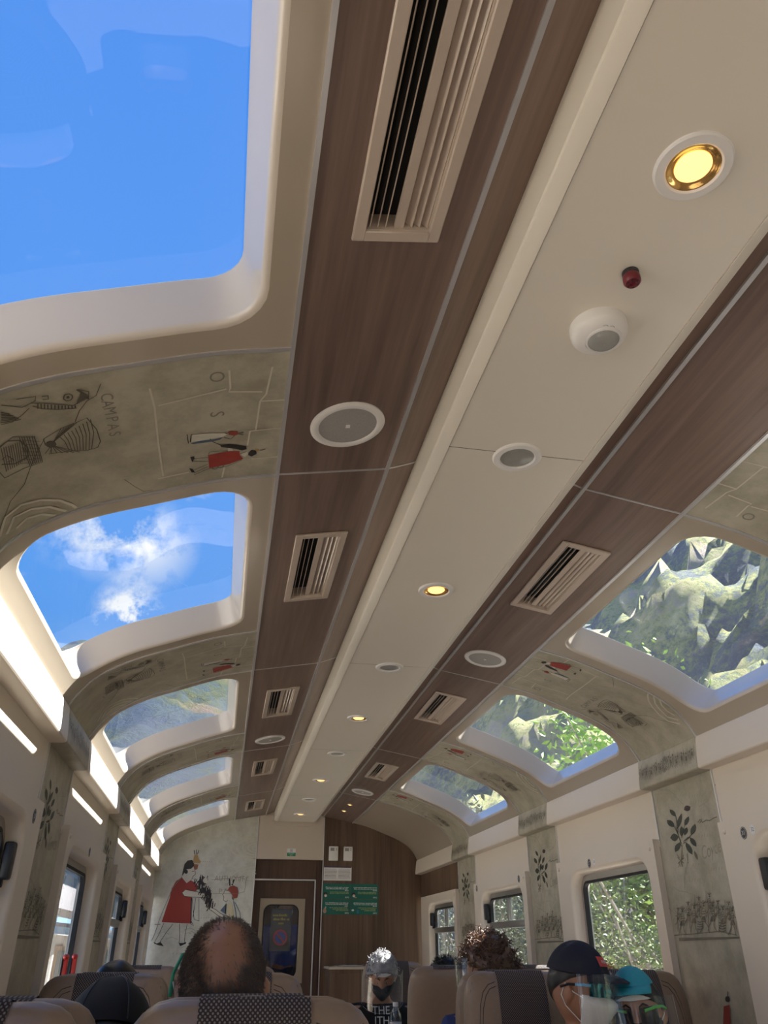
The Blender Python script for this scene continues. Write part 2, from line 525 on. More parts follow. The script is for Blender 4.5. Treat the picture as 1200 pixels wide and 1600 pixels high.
# ------------------------------------------------------------------ drawings printed on the panels (millimetres on the panel)
MURAL_PRINT = """
f red 0 -971,550 -923,503 -894,529 -840,504 -819,479 -833,441 -878,436 -931,452 -955,427 -920,402 -864,394 -854,294 -844,188 -975,193 -1097,198 -1072,309 -1054,384 -1046,460 -1017,519
f pale 0 -955,427 -926,452 -870,443 -785,428 -721,438 -696,421 -702,391 -781,391 -864,394 -929,400
f black 0 -972,563 -966,623 -961,658 -937,687 -900,693 -879,677 -877,642 -900,620 -937,615 -952,589 -966,567
f pale 0 -937,613 -900,618 -876,638 -861,599 -856,577 -874,560 -883,534 -923,505 -966,547 -952,585
f brown 0 -879,660 -839,656 -844,617 -862,612 -876,633
f tan 0 -887,668 -888,712 -882,739 -853,735 -840,704 -822,682 -826,665
f black 0 -924,596 -924,592 -925,587 -927,584 -930,581 -934,579 -938,579 -943,580 -947,582 -950,585 -953,589 -955,593 -955,598 -955,603 -953,607 -950,610 -947,612 -943,613 -938,613 -934,612 -930,609 -927,605 -925,601 -924,596
l black 6 -882,739 -891,774
l black 6 -868,739 -870,779
l black 6 -858,739 -848,775
l black 4 -876,638 -861,599 -856,577 -874,560 -883,534
l black 4 -888,599 -870,601
l grey 5 -971,554 -1038,468 -1093,300 -1126,186
l black 4 -955,427 -926,452 -870,443 -785,428 -721,438 -696,421
l black 4 -955,427 -929,400 -864,394 -781,391 -702,391
l black 3 -757,429 -701,421
l black 3 -756,420 -700,413
l black 3 -755,412 -699,406
l black 3 -754,403 -698,398
l black 4 -1078,190 -1106,105 -1134,49
l black 4 -1001,182 -1046,121 -1089,49
l black 4 -945,186 -932,105 -929,41
l black 4 -879,183 -887,106 -885,49
l black 4 -1153,181 -1104,182
l black 4 -1125,177 -1145,97 -1161,57
l black 4 -803,386 -782,208
l black 4 -831,386 -836,236
l black 4 -863,390 -825,220 -782,208
l black 4 -847,183 -823,171 -845,203
l black 9 -867,385 -848,187
f black 0 -1143,49 -1114,37 -1085,49 -1054,17 -1104,25 -1136,37
f black 0 -933,41 -893,41 -876,51 -870,37 -917,17
l black 7.2 -837,539 -844,519 -857,498
l black 7.6 -756,461 -758,447 -763,433
l black 8.2 -771,473 -777,448 -787,423
l black 6.6 -728,405 -734,380 -744,355
l black 8.5 -694,341 -703,319 -719,297
l black 8.2 -784,479 -791,454 -803,429
l black 8.3 -830,484 -828,469 -825,453
l black 5.5 -735,417 -731,394 -726,372
l black 6.5 -705,358 -705,344 -704,329
l black 6 -712,367 -713,349 -714,332
l black 6 -824,518 -820,498 -814,478
l black 9.9 -696,357 -696,337 -697,317
l black 6 -710,387 -717,369 -728,352
l black 9.2 -766,511 -768,495 -771,478
l black 5.3 -684,329 -683,310 -682,290
l black 7.6 -702,421 -701,399 -702,378
l black 7.7 -765,452 -766,437 -769,423
l black 8.7 -723,383 -728,364 -738,344
l black 6.7 -766,470 -769,452 -775,434
l black 8.7 -789,457 -790,432 -793,408
l black 6.3 -682,352 -679,329 -675,307
l black 8.1 -713,456 -717,436 -725,416
l black 5.4 -712,441 -711,424 -710,406
l black 6 -799,525 -804,504 -811,482
l black 6.1 -657,348 -660,332 -666,316
l black 9.4 -727,443 -727,425 -727,407
l black 7.9 -701,332 -710,309 -726,285
l black 5.3 -799,514 -807,494 -821,474
l black 6.3 -730,484 -733,463 -740,442
l black 8.9 -703,395 -705,373 -710,351
l black 9.8 -732,451 -732,427 -735,404
l black 8.3 -794,564 -794,542 -797,520
l black 6.6 -678,365 -677,345 -678,326
l black 7.7 -749,410 -757,392 -770,373
l black 8.6 -704,363 -707,345 -713,328
l black 5.6 -778,545 -786,520 -800,495
l black 5.8 -716,357 -716,339 -716,322
l black 7.2 -755,469 -753,456 -751,444
l black 7.7 -793,462 -800,438 -812,414
l black 8.1 -826,524 -834,499 -848,475
l black 7.3 -728,351 -726,329 -724,308
l black 8.5 -739,406 -740,385 -742,364
l black 5.7 -704,450 -711,425 -724,401
l black 6 -745,567 -749,551 -756,535
l black 9 -702,430 -704,407 -710,383
l black 7.5 -696,373 -701,353 -712,333
l black 5.7 -692,348 -696,327 -704,306
l black 7.5 -777,515 -780,495 -786,476
l black 7.5 -745,368 -743,353 -739,338
l black 6.1 -739,413 -740,391 -743,369
l black 6.2 -760,518 -756,496 -751,475
l black 9.7 -786,562 -788,543 -793,524
l black 8.6 -803,528 -808,503 -817,478
l black 5.8 -809,574 -806,553 -803,532
l black 6.2 -770,469 -773,445 -780,422
l black 6.3 -801,517 -804,501 -811,485
l black 6.6 -705,401 -710,380 -719,358
l black 6.7 -809,557 -813,535 -823,512
l black 7.5 -735,366 -734,353 -732,339
l black 9.8 -760,465 -757,452 -752,438
l black 7.7 -717,471 -722,451 -733,430
l black 5.6 -701,344 -698,329 -695,314
l black 9 -765,517 -770,502 -779,488
l black 6 -809,555 -813,532 -820,509
l black 9.9 -701,363 -702,344 -705,324
l black 8.1 -725,441 -723,421 -721,401
l black 6.3 -714,387 -717,371 -722,355
l black 6.7 -719,377 -723,356 -729,334
l black 7.9 -700,324 -701,310 -704,295
l black 8.2 -752,477 -758,454 -769,430
l black 6.9 -775,557 -773,542 -772,528
l black 9.3 -735,444 -739,431 -746,418
l black 6.9 -782,485 -781,463 -780,441
l black 9.5 -743,441 -743,421 -745,401
l black 9 -711,340 -713,327 -718,314
l black 6.5 -713,423 -713,400 -715,377
l black 5.7 -724,389 -733,366 -748,343
l black 8.5 -729,456 -732,442 -738,429
l black 5.2 -747,483 -743,467 -738,451
l black 5.6 -728,445 -728,428 -728,412
l black 6.9 -750,450 -748,427 -745,403
l black 5.5 -702,392 -708,372 -719,353
l black 8.8 -704,410 -704,396 -704,381
l black 8.9 -707,344 -706,327 -705,309
l black 9.7 -765,530 -764,515 -763,499
l black 6.7 -681,333 -683,310 -688,286
l black 5.9 -685,382 -691,363 -703,344
l black 8.1 -744,442 -749,424 -758,407
l black 7.4 -773,510 -778,495 -787,479
l black 7.6 -797,571 -793,558 -789,544
l black 5.3 -695,354 -695,341 -695,328
l black 8.9 -809,554 -810,531 -813,508
l black 7.9 -717,431 -714,407 -710,384
l black 8.2 -755,450 -756,435 -760,419
l black 9.2 -808,481 -803,458 -798,435
l black 8.4 -749,409 -752,386 -757,362
l black 8.3 -854,541 -855,519 -859,497
l black 7.1 -806,506 -811,489 -820,472
l black 7.1 -780,552 -778,527 -776,501
l black 9.3 -802,511 -805,487 -810,464
l black 7.9 -691,385 -697,366 -707,347
l black 5 -773,548 -779,529 -789,510
l black 6.5 -736,469 -738,455 -740,440
l black 8.9 -795,538 -794,522 -793,505
l black 7.8 -812,559 -813,539 -818,518
l black 6.5 -783,543 -782,520 -781,498
l black 9.7 -710,361 -710,344 -710,326
l black 6.6 -749,442 -747,429 -745,416
l black 10 -795,528 -802,504 -815,479
l black 6 -691,368 -692,353 -696,339
l black 7.2 -790,518 -787,505 -784,492
l black 7.5 -724,401 -728,386 -735,371
l black 9.2 -715,441 -716,427 -719,414
l black 5.6 -716,378 -722,353 -731,328
l black 7.6 -727,366 -729,341 -735,317
l black 5.2 -741,540 -745,525 -754,511
l black 8.2 -717,456 -716,432 -716,408
l black 6.1 -736,433 -736,419 -736,405
l black 5.7 -756,478 -760,462 -767,446
l black 8.1 -768,414 -773,397 -782,381
l black 9.7 -813,496 -813,474 -814,453
l black 8.7 -712,396 -714,383 -719,370
l black 9.7 -776,467 -780,446 -786,425
l black 6.7 -813,545 -815,527 -819,509
l black 8.3 -803,540 -808,517 -817,495
l black 6.4 -726,384 -722,370 -717,355
l black 9.4 -719,391 -716,377 -712,363
l black 8.7 -809,506 -812,482 -819,458
l black 7.3 -725,379 -729,365 -737,351
l black 9.8 -791,509 -789,488 -787,467
f pale 0 -743,527 -743,521 -745,516 -748,511 -752,508 -757,506 -763,505 -768,507 -773,509 -778,513 -781,518 -784,524 -784,530 -783,535 -781,540 -777,544 -773,547 -767,548 -762,548 -756,546 -751,543 -747,538 -744,533 -743,527
f redb 0 -560,456 -544,482 -512,490 -477,474 -465,440 -470,393 -502,385 -524,423
l black 12 -544,487 -554,543
l black 12 -526,491 -512,539
f pale 0 -554,448 -583,452 -594,422 -603,418 -587,397 -589,371 -564,359 -552,372 -511,385 -524,423
l black 4 -554,448 -583,452 -594,422 -603,418 -587,397 -589,371 -564,359 -552,372
f black 0 -523,410 -503,385 -500,364 -516,389
f cream 0 -558,338 -517,355 -482,271 -505,230 -545,254
f slate 0 -563,346 -608,291 -564,263
l black 6 -563,346 -559,263
l slate 8 -500,364 -473,280 -458,213
l slate 5 -485,355 -435,272 -425,214
f pale 0 -689,312 -651,299 -601,266 -525,242 -524,230 -608,241 -692,295
l black 4 -689,312 -651,299 -601,266 -525,242
l black 4 -692,295 -608,241 -524,230
l light 11 -337,702 -374,704 -410,709 -444,715 -475,724 -502,734 -525,747 -543,760 -556,775 -563,790 -565,806 -561,821 -551,837 -535,851 -514,864 -489,876 -459,886 -426,894 -391,900 -353,903
l light 11 -334,722 -363,723 -391,727 -418,732 -442,739 -463,748 -481,758 -495,769 -505,780 -511,793 -512,805 -509,818 -501,830 -489,842 -472,852 -453,862 -430,870 -404,876 -376,881 -347,883
l light 11 -331,743 -352,744 -372,747 -391,751 -409,756 -424,762 -437,770 -447,778 -454,786 -458,795 -459,805 -457,814 -451,823 -442,831 -431,839 -416,846 -400,852 -381,856 -361,860 -341,862
l light 11 -328,762 -342,763 -355,765 -367,767 -378,771 -388,775 -397,780 -403,786 -408,792 -411,798 -411,804 -409,810 -406,816 -400,822 -393,828 -384,832 -373,836 -361,839 -348,842 -335,843
l light 11 -326,780 -334,781 -341,781 -348,783 -354,785 -360,787 -364,790 -368,793 -371,796 -372,800 -372,803 -372,807 -369,810 -366,813 -362,816 -357,819 -351,821 -345,823 -337,824 -330,825
l light 10 -523,505 -531,515 -537,526 -540,537 -540,548 -537,559 -532,570 -523,580 -513,590 -499,599 -484,608 -466,616 -447,623 -425,629 -403,634 -379,638 -354,640 -329,642
l light 10 -471,514 -477,522 -481,530 -483,538 -483,546 -481,554 -477,562 -471,570 -463,577 -453,584 -441,591 -428,596 -413,602 -397,606 -380,610 -362,612 -344,614 -325,615
l light 10 -418,524 -422,529 -425,534 -426,539 -426,544 -425,550 -422,555 -418,560 -413,565 -406,569 -398,573 -389,577 -379,580 -369,583 -357,585 -345,587 -333,589 -320,589
l grey 3 -713,532 -461,557 -417,544 -404,501 -413,441 -477,423 -691,421
l grey 2 -884,112 -832,129 -785,109
l grey 2 -747,39 -695,55 -648,35
l grey 2 -499,53 -446,69 -398,49
l grey 2 -856,110 -804,126 -756,106
l grey 2 -641,42 -589,58 -541,38
l grey 2 -1118,109 -1067,125 -1020,105
l grey 2 -1045,70 -993,86 -946,66
l grey 2 -901,138 -849,154 -801,134
l grey 2 -782,38 -729,54 -682,34
l grey 2 -912,3 -861,19 -814,-1
l grey 3 -822,674 -816,684
l grey 3 -804,674 -797,685
l grey 3 -785,674 -779,685
l grey 3 -766,675 -760,685
l grey 3 -747,675 -741,685
l grey 3 -728,675 -722,686
l grey 3 -789,228 -783,238
l grey 3 -768,228 -762,238
l grey 3 -747,228 -741,238
l grey 3 -725,228 -719,238
l grey 3 -704,229 -698,238
l grey 3 -683,229 -677,239
l grey 3 -971,-42 -965,-32
l grey 3 -942,-42 -936,-32
l grey 3 -912,-42 -906,-32
l grey 3 -882,-42 -877,-32
l grey 3 -853,-42 -847,-32
l grey 3 -823,-42 -817,-33
"""
PILLAR_PRINT = """
f leaf 0 123,506 121,495 128,485 141,478 162,472 163,483 157,492 144,500
f leaf 0 209,478 184,467 165,455 154,440 151,423 177,434 195,446 206,461
f leaf 0 259,460 238,456 223,450 216,441 215,429 236,433 250,440 258,449
f leaf 0 86,469 85,456 94,446 111,439 136,435 137,448 128,458 112,465
f leaf 0 294,427 271,421 256,413 249,402 250,389 274,395 289,403 296,414
f leaf 0 88,399 105,387 122,382 139,385 157,395 141,407 124,412 106,409
f leaf 0 192,432 176,424 169,414 169,404 178,393 194,401 201,410 201,421
f leaf 0 231,422 213,419 202,413 198,405 202,395 220,399 231,405 235,413
f leaf 0 239,384 235,372 240,362 252,353 273,346 277,358 272,368 260,377
f leaf 0 157,375 132,371 116,365 108,355 109,343 134,346 150,353 158,363
f leaf 0 202,370 196,356 200,343 212,331 234,321 240,335 236,348 224,359
f bud 0 232,488 249,480 264,479 276,482 284,492 267,499 253,501 241,498
f stem 0 252,334 248,325 249,315 254,307 265,298 270,308 269,317 263,326
l stem 4 145,434 158,391 171,362 132,286
l stem 4 227,387 185,374
l stem 4 162,472 157,432
l stem 4 119,323 140,308 168,316
l stem 4 115,299 140,308 161,297
l stem 4 116,285 131,304
l stem 4 147,285 142,303
l stem 4 196,329 192,294
l stem 4 120,332 135,317
l stem 4 168,327 148,311
l ink 3 315,429 336,438 348,425 376,430 399,425 426,430 451,431
l ink 2 326,424 349,438
l faint 3 288,502 296,512
l faint 3 308,501 315,510
l faint 3 327,499 334,509
l faint 3 346,497 353,507
l faint 3 364,496 372,505
l faint 3 383,494 390,503
l faint 3 401,492 408,502
l faint 3 286,376 293,386
l faint 3 305,375 312,385
l faint 3 324,374 331,384
l faint 3 342,373 349,383
l faint 3 360,372 367,382
l faint 3 379,371 386,381
l faint 3 397,370 403,380
l faint 3 414,369 421,379
l faint 3 342,254 349,264
l faint 3 360,254 367,263
l faint 3 378,254 385,263
l faint 3 396,253 402,263
l faint 3 413,253 420,262
l faint 3 158,228 165,237
l faint 3 178,227 185,237
l faint 3 198,227 205,237
l faint 3 217,227 224,237
l faint 3 236,227 244,236
l faint 3 255,227 263,236
l faint 3 274,227 281,236
l faint 3 293,226 300,236
l faint 3 288,525 295,535
l faint 3 307,523 315,533
l faint 3 326,522 334,531
l faint 3 345,520 353,529
l faint 3 364,518 371,527
l faint 3 383,516 390,526
l faint 3 223,281 230,290
l faint 3 243,280 250,290
l faint 3 262,280 269,289
l faint 3 281,279 288,289
l faint 3 299,279 306,288
l faint 3 67,592 144,579 184,554 205,531 235,508
l faint 3 486,543 444,520 417,494 344,483
l faint 3 43,222 84,202 146,194 194,179
l faint 3 195,303 150,254 131,204
l leaf 3 162,472 162,413
l leaf 3 151,423 161,386
l leaf 3 215,429 176,389
l leaf 3 136,435 157,400
l leaf 3 250,389 195,375
l leaf 3 157,395 165,372
l leaf 3 239,384 200,376
l leaf 3 157,375 165,358
l leaf 3 202,370 183,368
l stem 4 28,45 42,64 60,81
l stem 3.8 89,46 74,63 74,81
f ink 0 46,80 86,78 84,97 62,95
l ink 2.2 61,95 66,115 79,123 91,116 84,95
l ink 2.2 64,103 87,104
l ink 2.2 66,110 89,111
f ink 0 94,129 90,126 85,125 80,127 80,130 83,132 88,134 93,132
l ink 2.4 87,134 73,142
l ink 2.4 87,134 80,145
l ink 2.4 87,134 88,146
l ink 2.4 87,134 99,144
l ink 2.4 87,134 111,140
l stem 2.2 29,61 55,154
l ink 2.6 68,115 50,103 45,112
l stem 2.6 85,99 98,106 107,99 93,92 85,99
l faint 2.5 20,85 46,113
l faint 2.5 60,101 101,132
l faint 2.5 62,113 85,68
l stem 3 120,54 133,70 152,88
l stem 4 176,52 162,70 166,88
f stem 0 138,86 175,84 176,104 155,102
l ink 2.2 154,102 159,123 172,130 184,124 177,102
l ink 2.2 157,110 179,112
l ink 2.2 159,117 182,119
f ink 0 187,137 184,134 178,133 174,134 173,137 176,140 181,141 186,140
l ink 2.4 180,142 162,150
l ink 2.4 180,142 171,153
l ink 2.4 180,142 185,154
l ink 2.4 180,142 192,152
l ink 2.4 180,142 203,148
l stem 2.2 121,67 146,162
l ink 2.6 161,122 144,111 139,119
f stem 0 178,107 191,113 199,106 186,99
l faint 2.5 105,85 136,104
l faint 2.5 156,75 175,146
l faint 2.5 203,136 201,147
l stem 4.1 186,51 216,71 222,90
l stem 4.3 255,50 256,70 236,90
f stem 0 212,88 245,86 247,107 224,105
l ink 2.2 223,105 229,127 243,135 255,128 247,105
l ink 2.2 227,114 250,115
l ink 2.2 229,122 253,123
f ink 0 258,142 255,139 249,138 244,140 244,143 247,146 253,147 257,145
l ink 2.4 251,148 234,156
l ink 2.4 251,148 247,159
l ink 2.4 251,148 255,160
l ink 2.4 251,148 267,158
l ink 2.4 251,148 274,155
l stem 2.2 252,67 299,165
l ink 2.6 254,126 263,113 274,121
l stem 2.6 202,112 217,119 225,111 211,104 202,112
l faint 2.5 221,94 236,92
l faint 2.5 218,118 222,159
l faint 2.5 215,140 235,128
l stem 4.1 247,56 260,72 285,90
l stem 3.6 309,54 295,72 298,90
f ink 0 273,88 306,87 308,106 287,104
l ink 2.2 286,104 292,125 305,133 316,126 308,104
l ink 2.2 289,113 311,114
l ink 2.2 292,120 314,121
f ink 0 319,139 316,136 310,135 306,137 305,140 308,143 314,144 318,142
l ink 2.4 312,145 297,153
l ink 2.4 312,145 308,155
l ink 2.4 312,145 316,156
l ink 2.4 312,145 324,154
l ink 2.4 312,145 330,151
l stem 2.2 254,69 286,165
l ink 2.6 294,125 277,113 272,121
f stem 0 309,109 323,115 330,108 317,101
l faint 2.5 275,70 269,61
l faint 2.5 292,138 302,107
l faint 2.5 299,103 293,64
l stem 3.9 318,51 330,67 351,83
l stem 3.4 369,52 358,67 362,82
f stem 0 339,81 370,80 371,96 353,95
l ink 2.2 352,95 357,112 368,119 377,113 371,94
l ink 2.2 355,102 373,103
l ink 2.2 357,108 376,109
f ink 0 380,125 377,122 373,121 369,123 369,125 371,128 376,129 379,127
l ink 2.4 374,129 363,136
l ink 2.4 374,129 369,138
l ink 2.4 374,129 379,139
l ink 2.4 374,129 389,138
l ink 2.4 374,129 390,135
l stem 2.2 325,65 350,146
l ink 2.6 359,112 344,102 340,109
l stem 2.6 372,99 383,104 389,98 378,92 372,99
l faint 2.5 357,103 337,95
l faint 2.5 378,111 347,55
l faint 2.5 358,70 357,56
l stem 4.8 375,42 399,59 409,75
l stem 3.8 423,42 424,59 420,75
f stem 0 400,73 432,72 429,89 411,88
l ink 2.2 410,88 416,106 427,112 436,107 429,87
l ink 2.2 413,95 432,96
l ink 2.2 416,101 434,102
f ink 0 439,118 436,116 432,115 428,116 427,119 430,121 435,122 438,121
l ink 2.4 433,123 420,130
l ink 2.4 433,123 426,132
l ink 2.4 433,123 440,133
l ink 2.4 433,123 447,132
l ink 2.4 433,123 450,129
l stem 2.2 432,56 475,138
l ink 2.6 435,105 442,94 451,101
f stem 0 394,93 406,99 412,92 401,86
l faint 2.5 428,107 404,71
l faint 2.5 439,47 415,90
l faint 2.5 423,117 426,92
l stem 4.5 94,86 115,100 119,113
l stem 4 136,88 135,99 130,113
f ink 0 115,112 140,110 137,125 121,124
l ink 2.2 120,124 124,139 134,145 143,140 137,123
l ink 2.2 122,130 140,131
l ink 2.2 124,135 141,136
f ink 0 145,150 143,148 139,147 135,148 135,150 137,153 141,153 145,152
l ink 2.4 140,154 126,160
l ink 2.4 140,154 136,162
l ink 2.4 140,154 145,162
l ink 2.4 140,154 146,161
l ink 2.4 140,154 155,159
l stem 2.2 141,97 170,166
l ink 2.6 142,139 149,129 157,135
l stem 2.6 105,128 115,133 121,128 111,123 105,128
l faint 2.5 139,105 109,88
l faint 2.5 187,149 120,139
l faint 2.5 190,99 113,124
l stem 3.5 172,98 182,111 203,125
l stem 3.4 221,93 211,110 213,124
f stem 0 194,123 218,122 221,136 205,136
l ink 2.2 204,136 208,151 218,157 227,152 221,135
l ink 2.2 206,142 224,143
l ink 2.2 208,147 226,148
f ink 0 230,162 227,160 223,159 220,160 219,163 221,165 226,166 229,165
l ink 2.4 224,167 210,173
l ink 2.4 224,167 222,175
l ink 2.4 224,167 226,175
l ink 2.4 224,167 231,174
l ink 2.4 224,167 239,171
l stem 2.2 179,109 202,182
l ink 2.6 210,151 196,142 192,149
f stem 0 222,139 232,144 239,138 228,133
l faint 2.5 234,112 232,142
l faint 2.5 206,167 260,142
l faint 2.5 222,104 238,126
l stem 4.3 255,103 266,117 281,131
l stem 4.5 306,99 296,116 292,131
f stem 0 275,130 299,128 300,144 283,143
l ink 2.2 282,143 287,159 297,165 306,160 300,142
l ink 2.2 285,149 302,150
l ink 2.2 287,155 305,156
f ink 0 309,170 306,168 302,167 299,168 298,171 300,173 305,174 308,173
l ink 2.4 303,175 293,181
l ink 2.4 303,175 295,183
l ink 2.4 303,175 307,184
l ink 2.4 303,175 316,182
l ink 2.4 303,175 316,180
l stem 2.2 257,115 286,191
l ink 2.6 289,159 275,150 271,156
l stem 2.6 301,146 312,151 318,145 307,140 301,146
l faint 2.5 310,123 250,108
l faint 2.5 276,138 291,114
l faint 2.5 263,113 320,134
l stem 3.1 309,90 318,101 332,113
l stem 3.5 348,90 339,100 341,112
f ink 0 321,112 347,110 347,123 334,122
l ink 2.2 333,122 337,136 345,141 353,136 347,122
l ink 2.2 335,128 349,128
l ink 2.2 337,132 351,133
f ink 0 355,145 353,143 349,142 347,143 346,145 348,147 352,148 354,147
l ink 2.4 350,149 340,154
l ink 2.4 350,149 346,156
l ink 2.4 350,149 353,156
l ink 2.4 350,149 360,155
l ink 2.4 350,149 364,153
l stem 2.2 312,99 328,162
l ink 2.6 338,136 327,128 324,133
f stem 0 348,125 357,129 362,125 353,120
l faint 2.5 354,101 357,116
l faint 2.5 343,134 328,111
l faint 2.5 356,92 309,154
l stem 4.2 374,81 384,95 400,107
l stem 3.5 415,83 407,95 408,106
f stem 0 393,105 414,104 415,117 402,116
l ink 2.2 401,116 405,129 413,134 420,130 415,115
l ink 2.2 403,121 417,122
l ink 2.2 405,126 419,126
f ink 0 422,138 420,136 417,136 414,137 414,139 416,140 419,141 422,140
l ink 2.4 418,142 408,147
l ink 2.4 418,142 413,149
l ink 2.4 418,142 423,149
l ink 2.4 418,142 427,148
l ink 2.4 418,142 431,146
l stem 2.2 381,93 400,155
l ink 2.6 406,129 395,121 392,127
l stem 2.6 416,119 424,123 429,118 420,114 416,119
l faint 2.5 362,139 408,134
l faint 2.5 422,148 388,128
l faint 2.5 431,125 384,108
l stem 3.3 18,83 35,91 42,102
l stem 3.5 60,77 60,90 51,102
f stem 0 34,101 56,100 58,112 43,111
l ink 2.2 43,111 46,124 55,129 62,125 58,111
l ink 2.2 45,116 59,117
l ink 2.2 46,121 61,122
f ink 0 65,133 63,131 59,131 56,132 55,133 57,135 61,136 64,135
l ink 2.4 59,137 47,141
l ink 2.4 59,137 56,143
l ink 2.4 59,137 64,144
l ink 2.4 59,137 68,143
l ink 2.4 59,137 75,140
l stem 2.2 61,89 95,147
l ink 2.6 62,124 67,116 74,121
f stem 0 29,115 38,119 44,115 35,110
l faint 2.5 46,117 31,142
l faint 2.5 34,116 7,98
l faint 2.5 -13,145 96,84
l ink 3.5 333,83 355,78 379,81
l ink 3.5 329,74 351,70 376,73
l ink 3.5 326,66 348,61 373,65
l ink 3.5 323,57 345,53 369,56
l ink 3 187,90 204,87 225,89
l ink 3 184,82 201,79 222,81
l ink 3 180,74 198,71 219,74
l ink 3 177,66 195,63 216,66
l stem 3 -2,46 145,49 265,53 329,54 431,41
f band 0 32,37 444,36 445,30 28,26
f red 0 263,-180 301,-174 287,-231 235,-241
f black 0 310,-156 303,-163 292,-166 283,-164 281,-157 288,-150 300,-147 309,-149
l black 4 300,-147 309,-133
l black 4 245,-234 219,-312
l black 4 278,-232 244,-310
"""
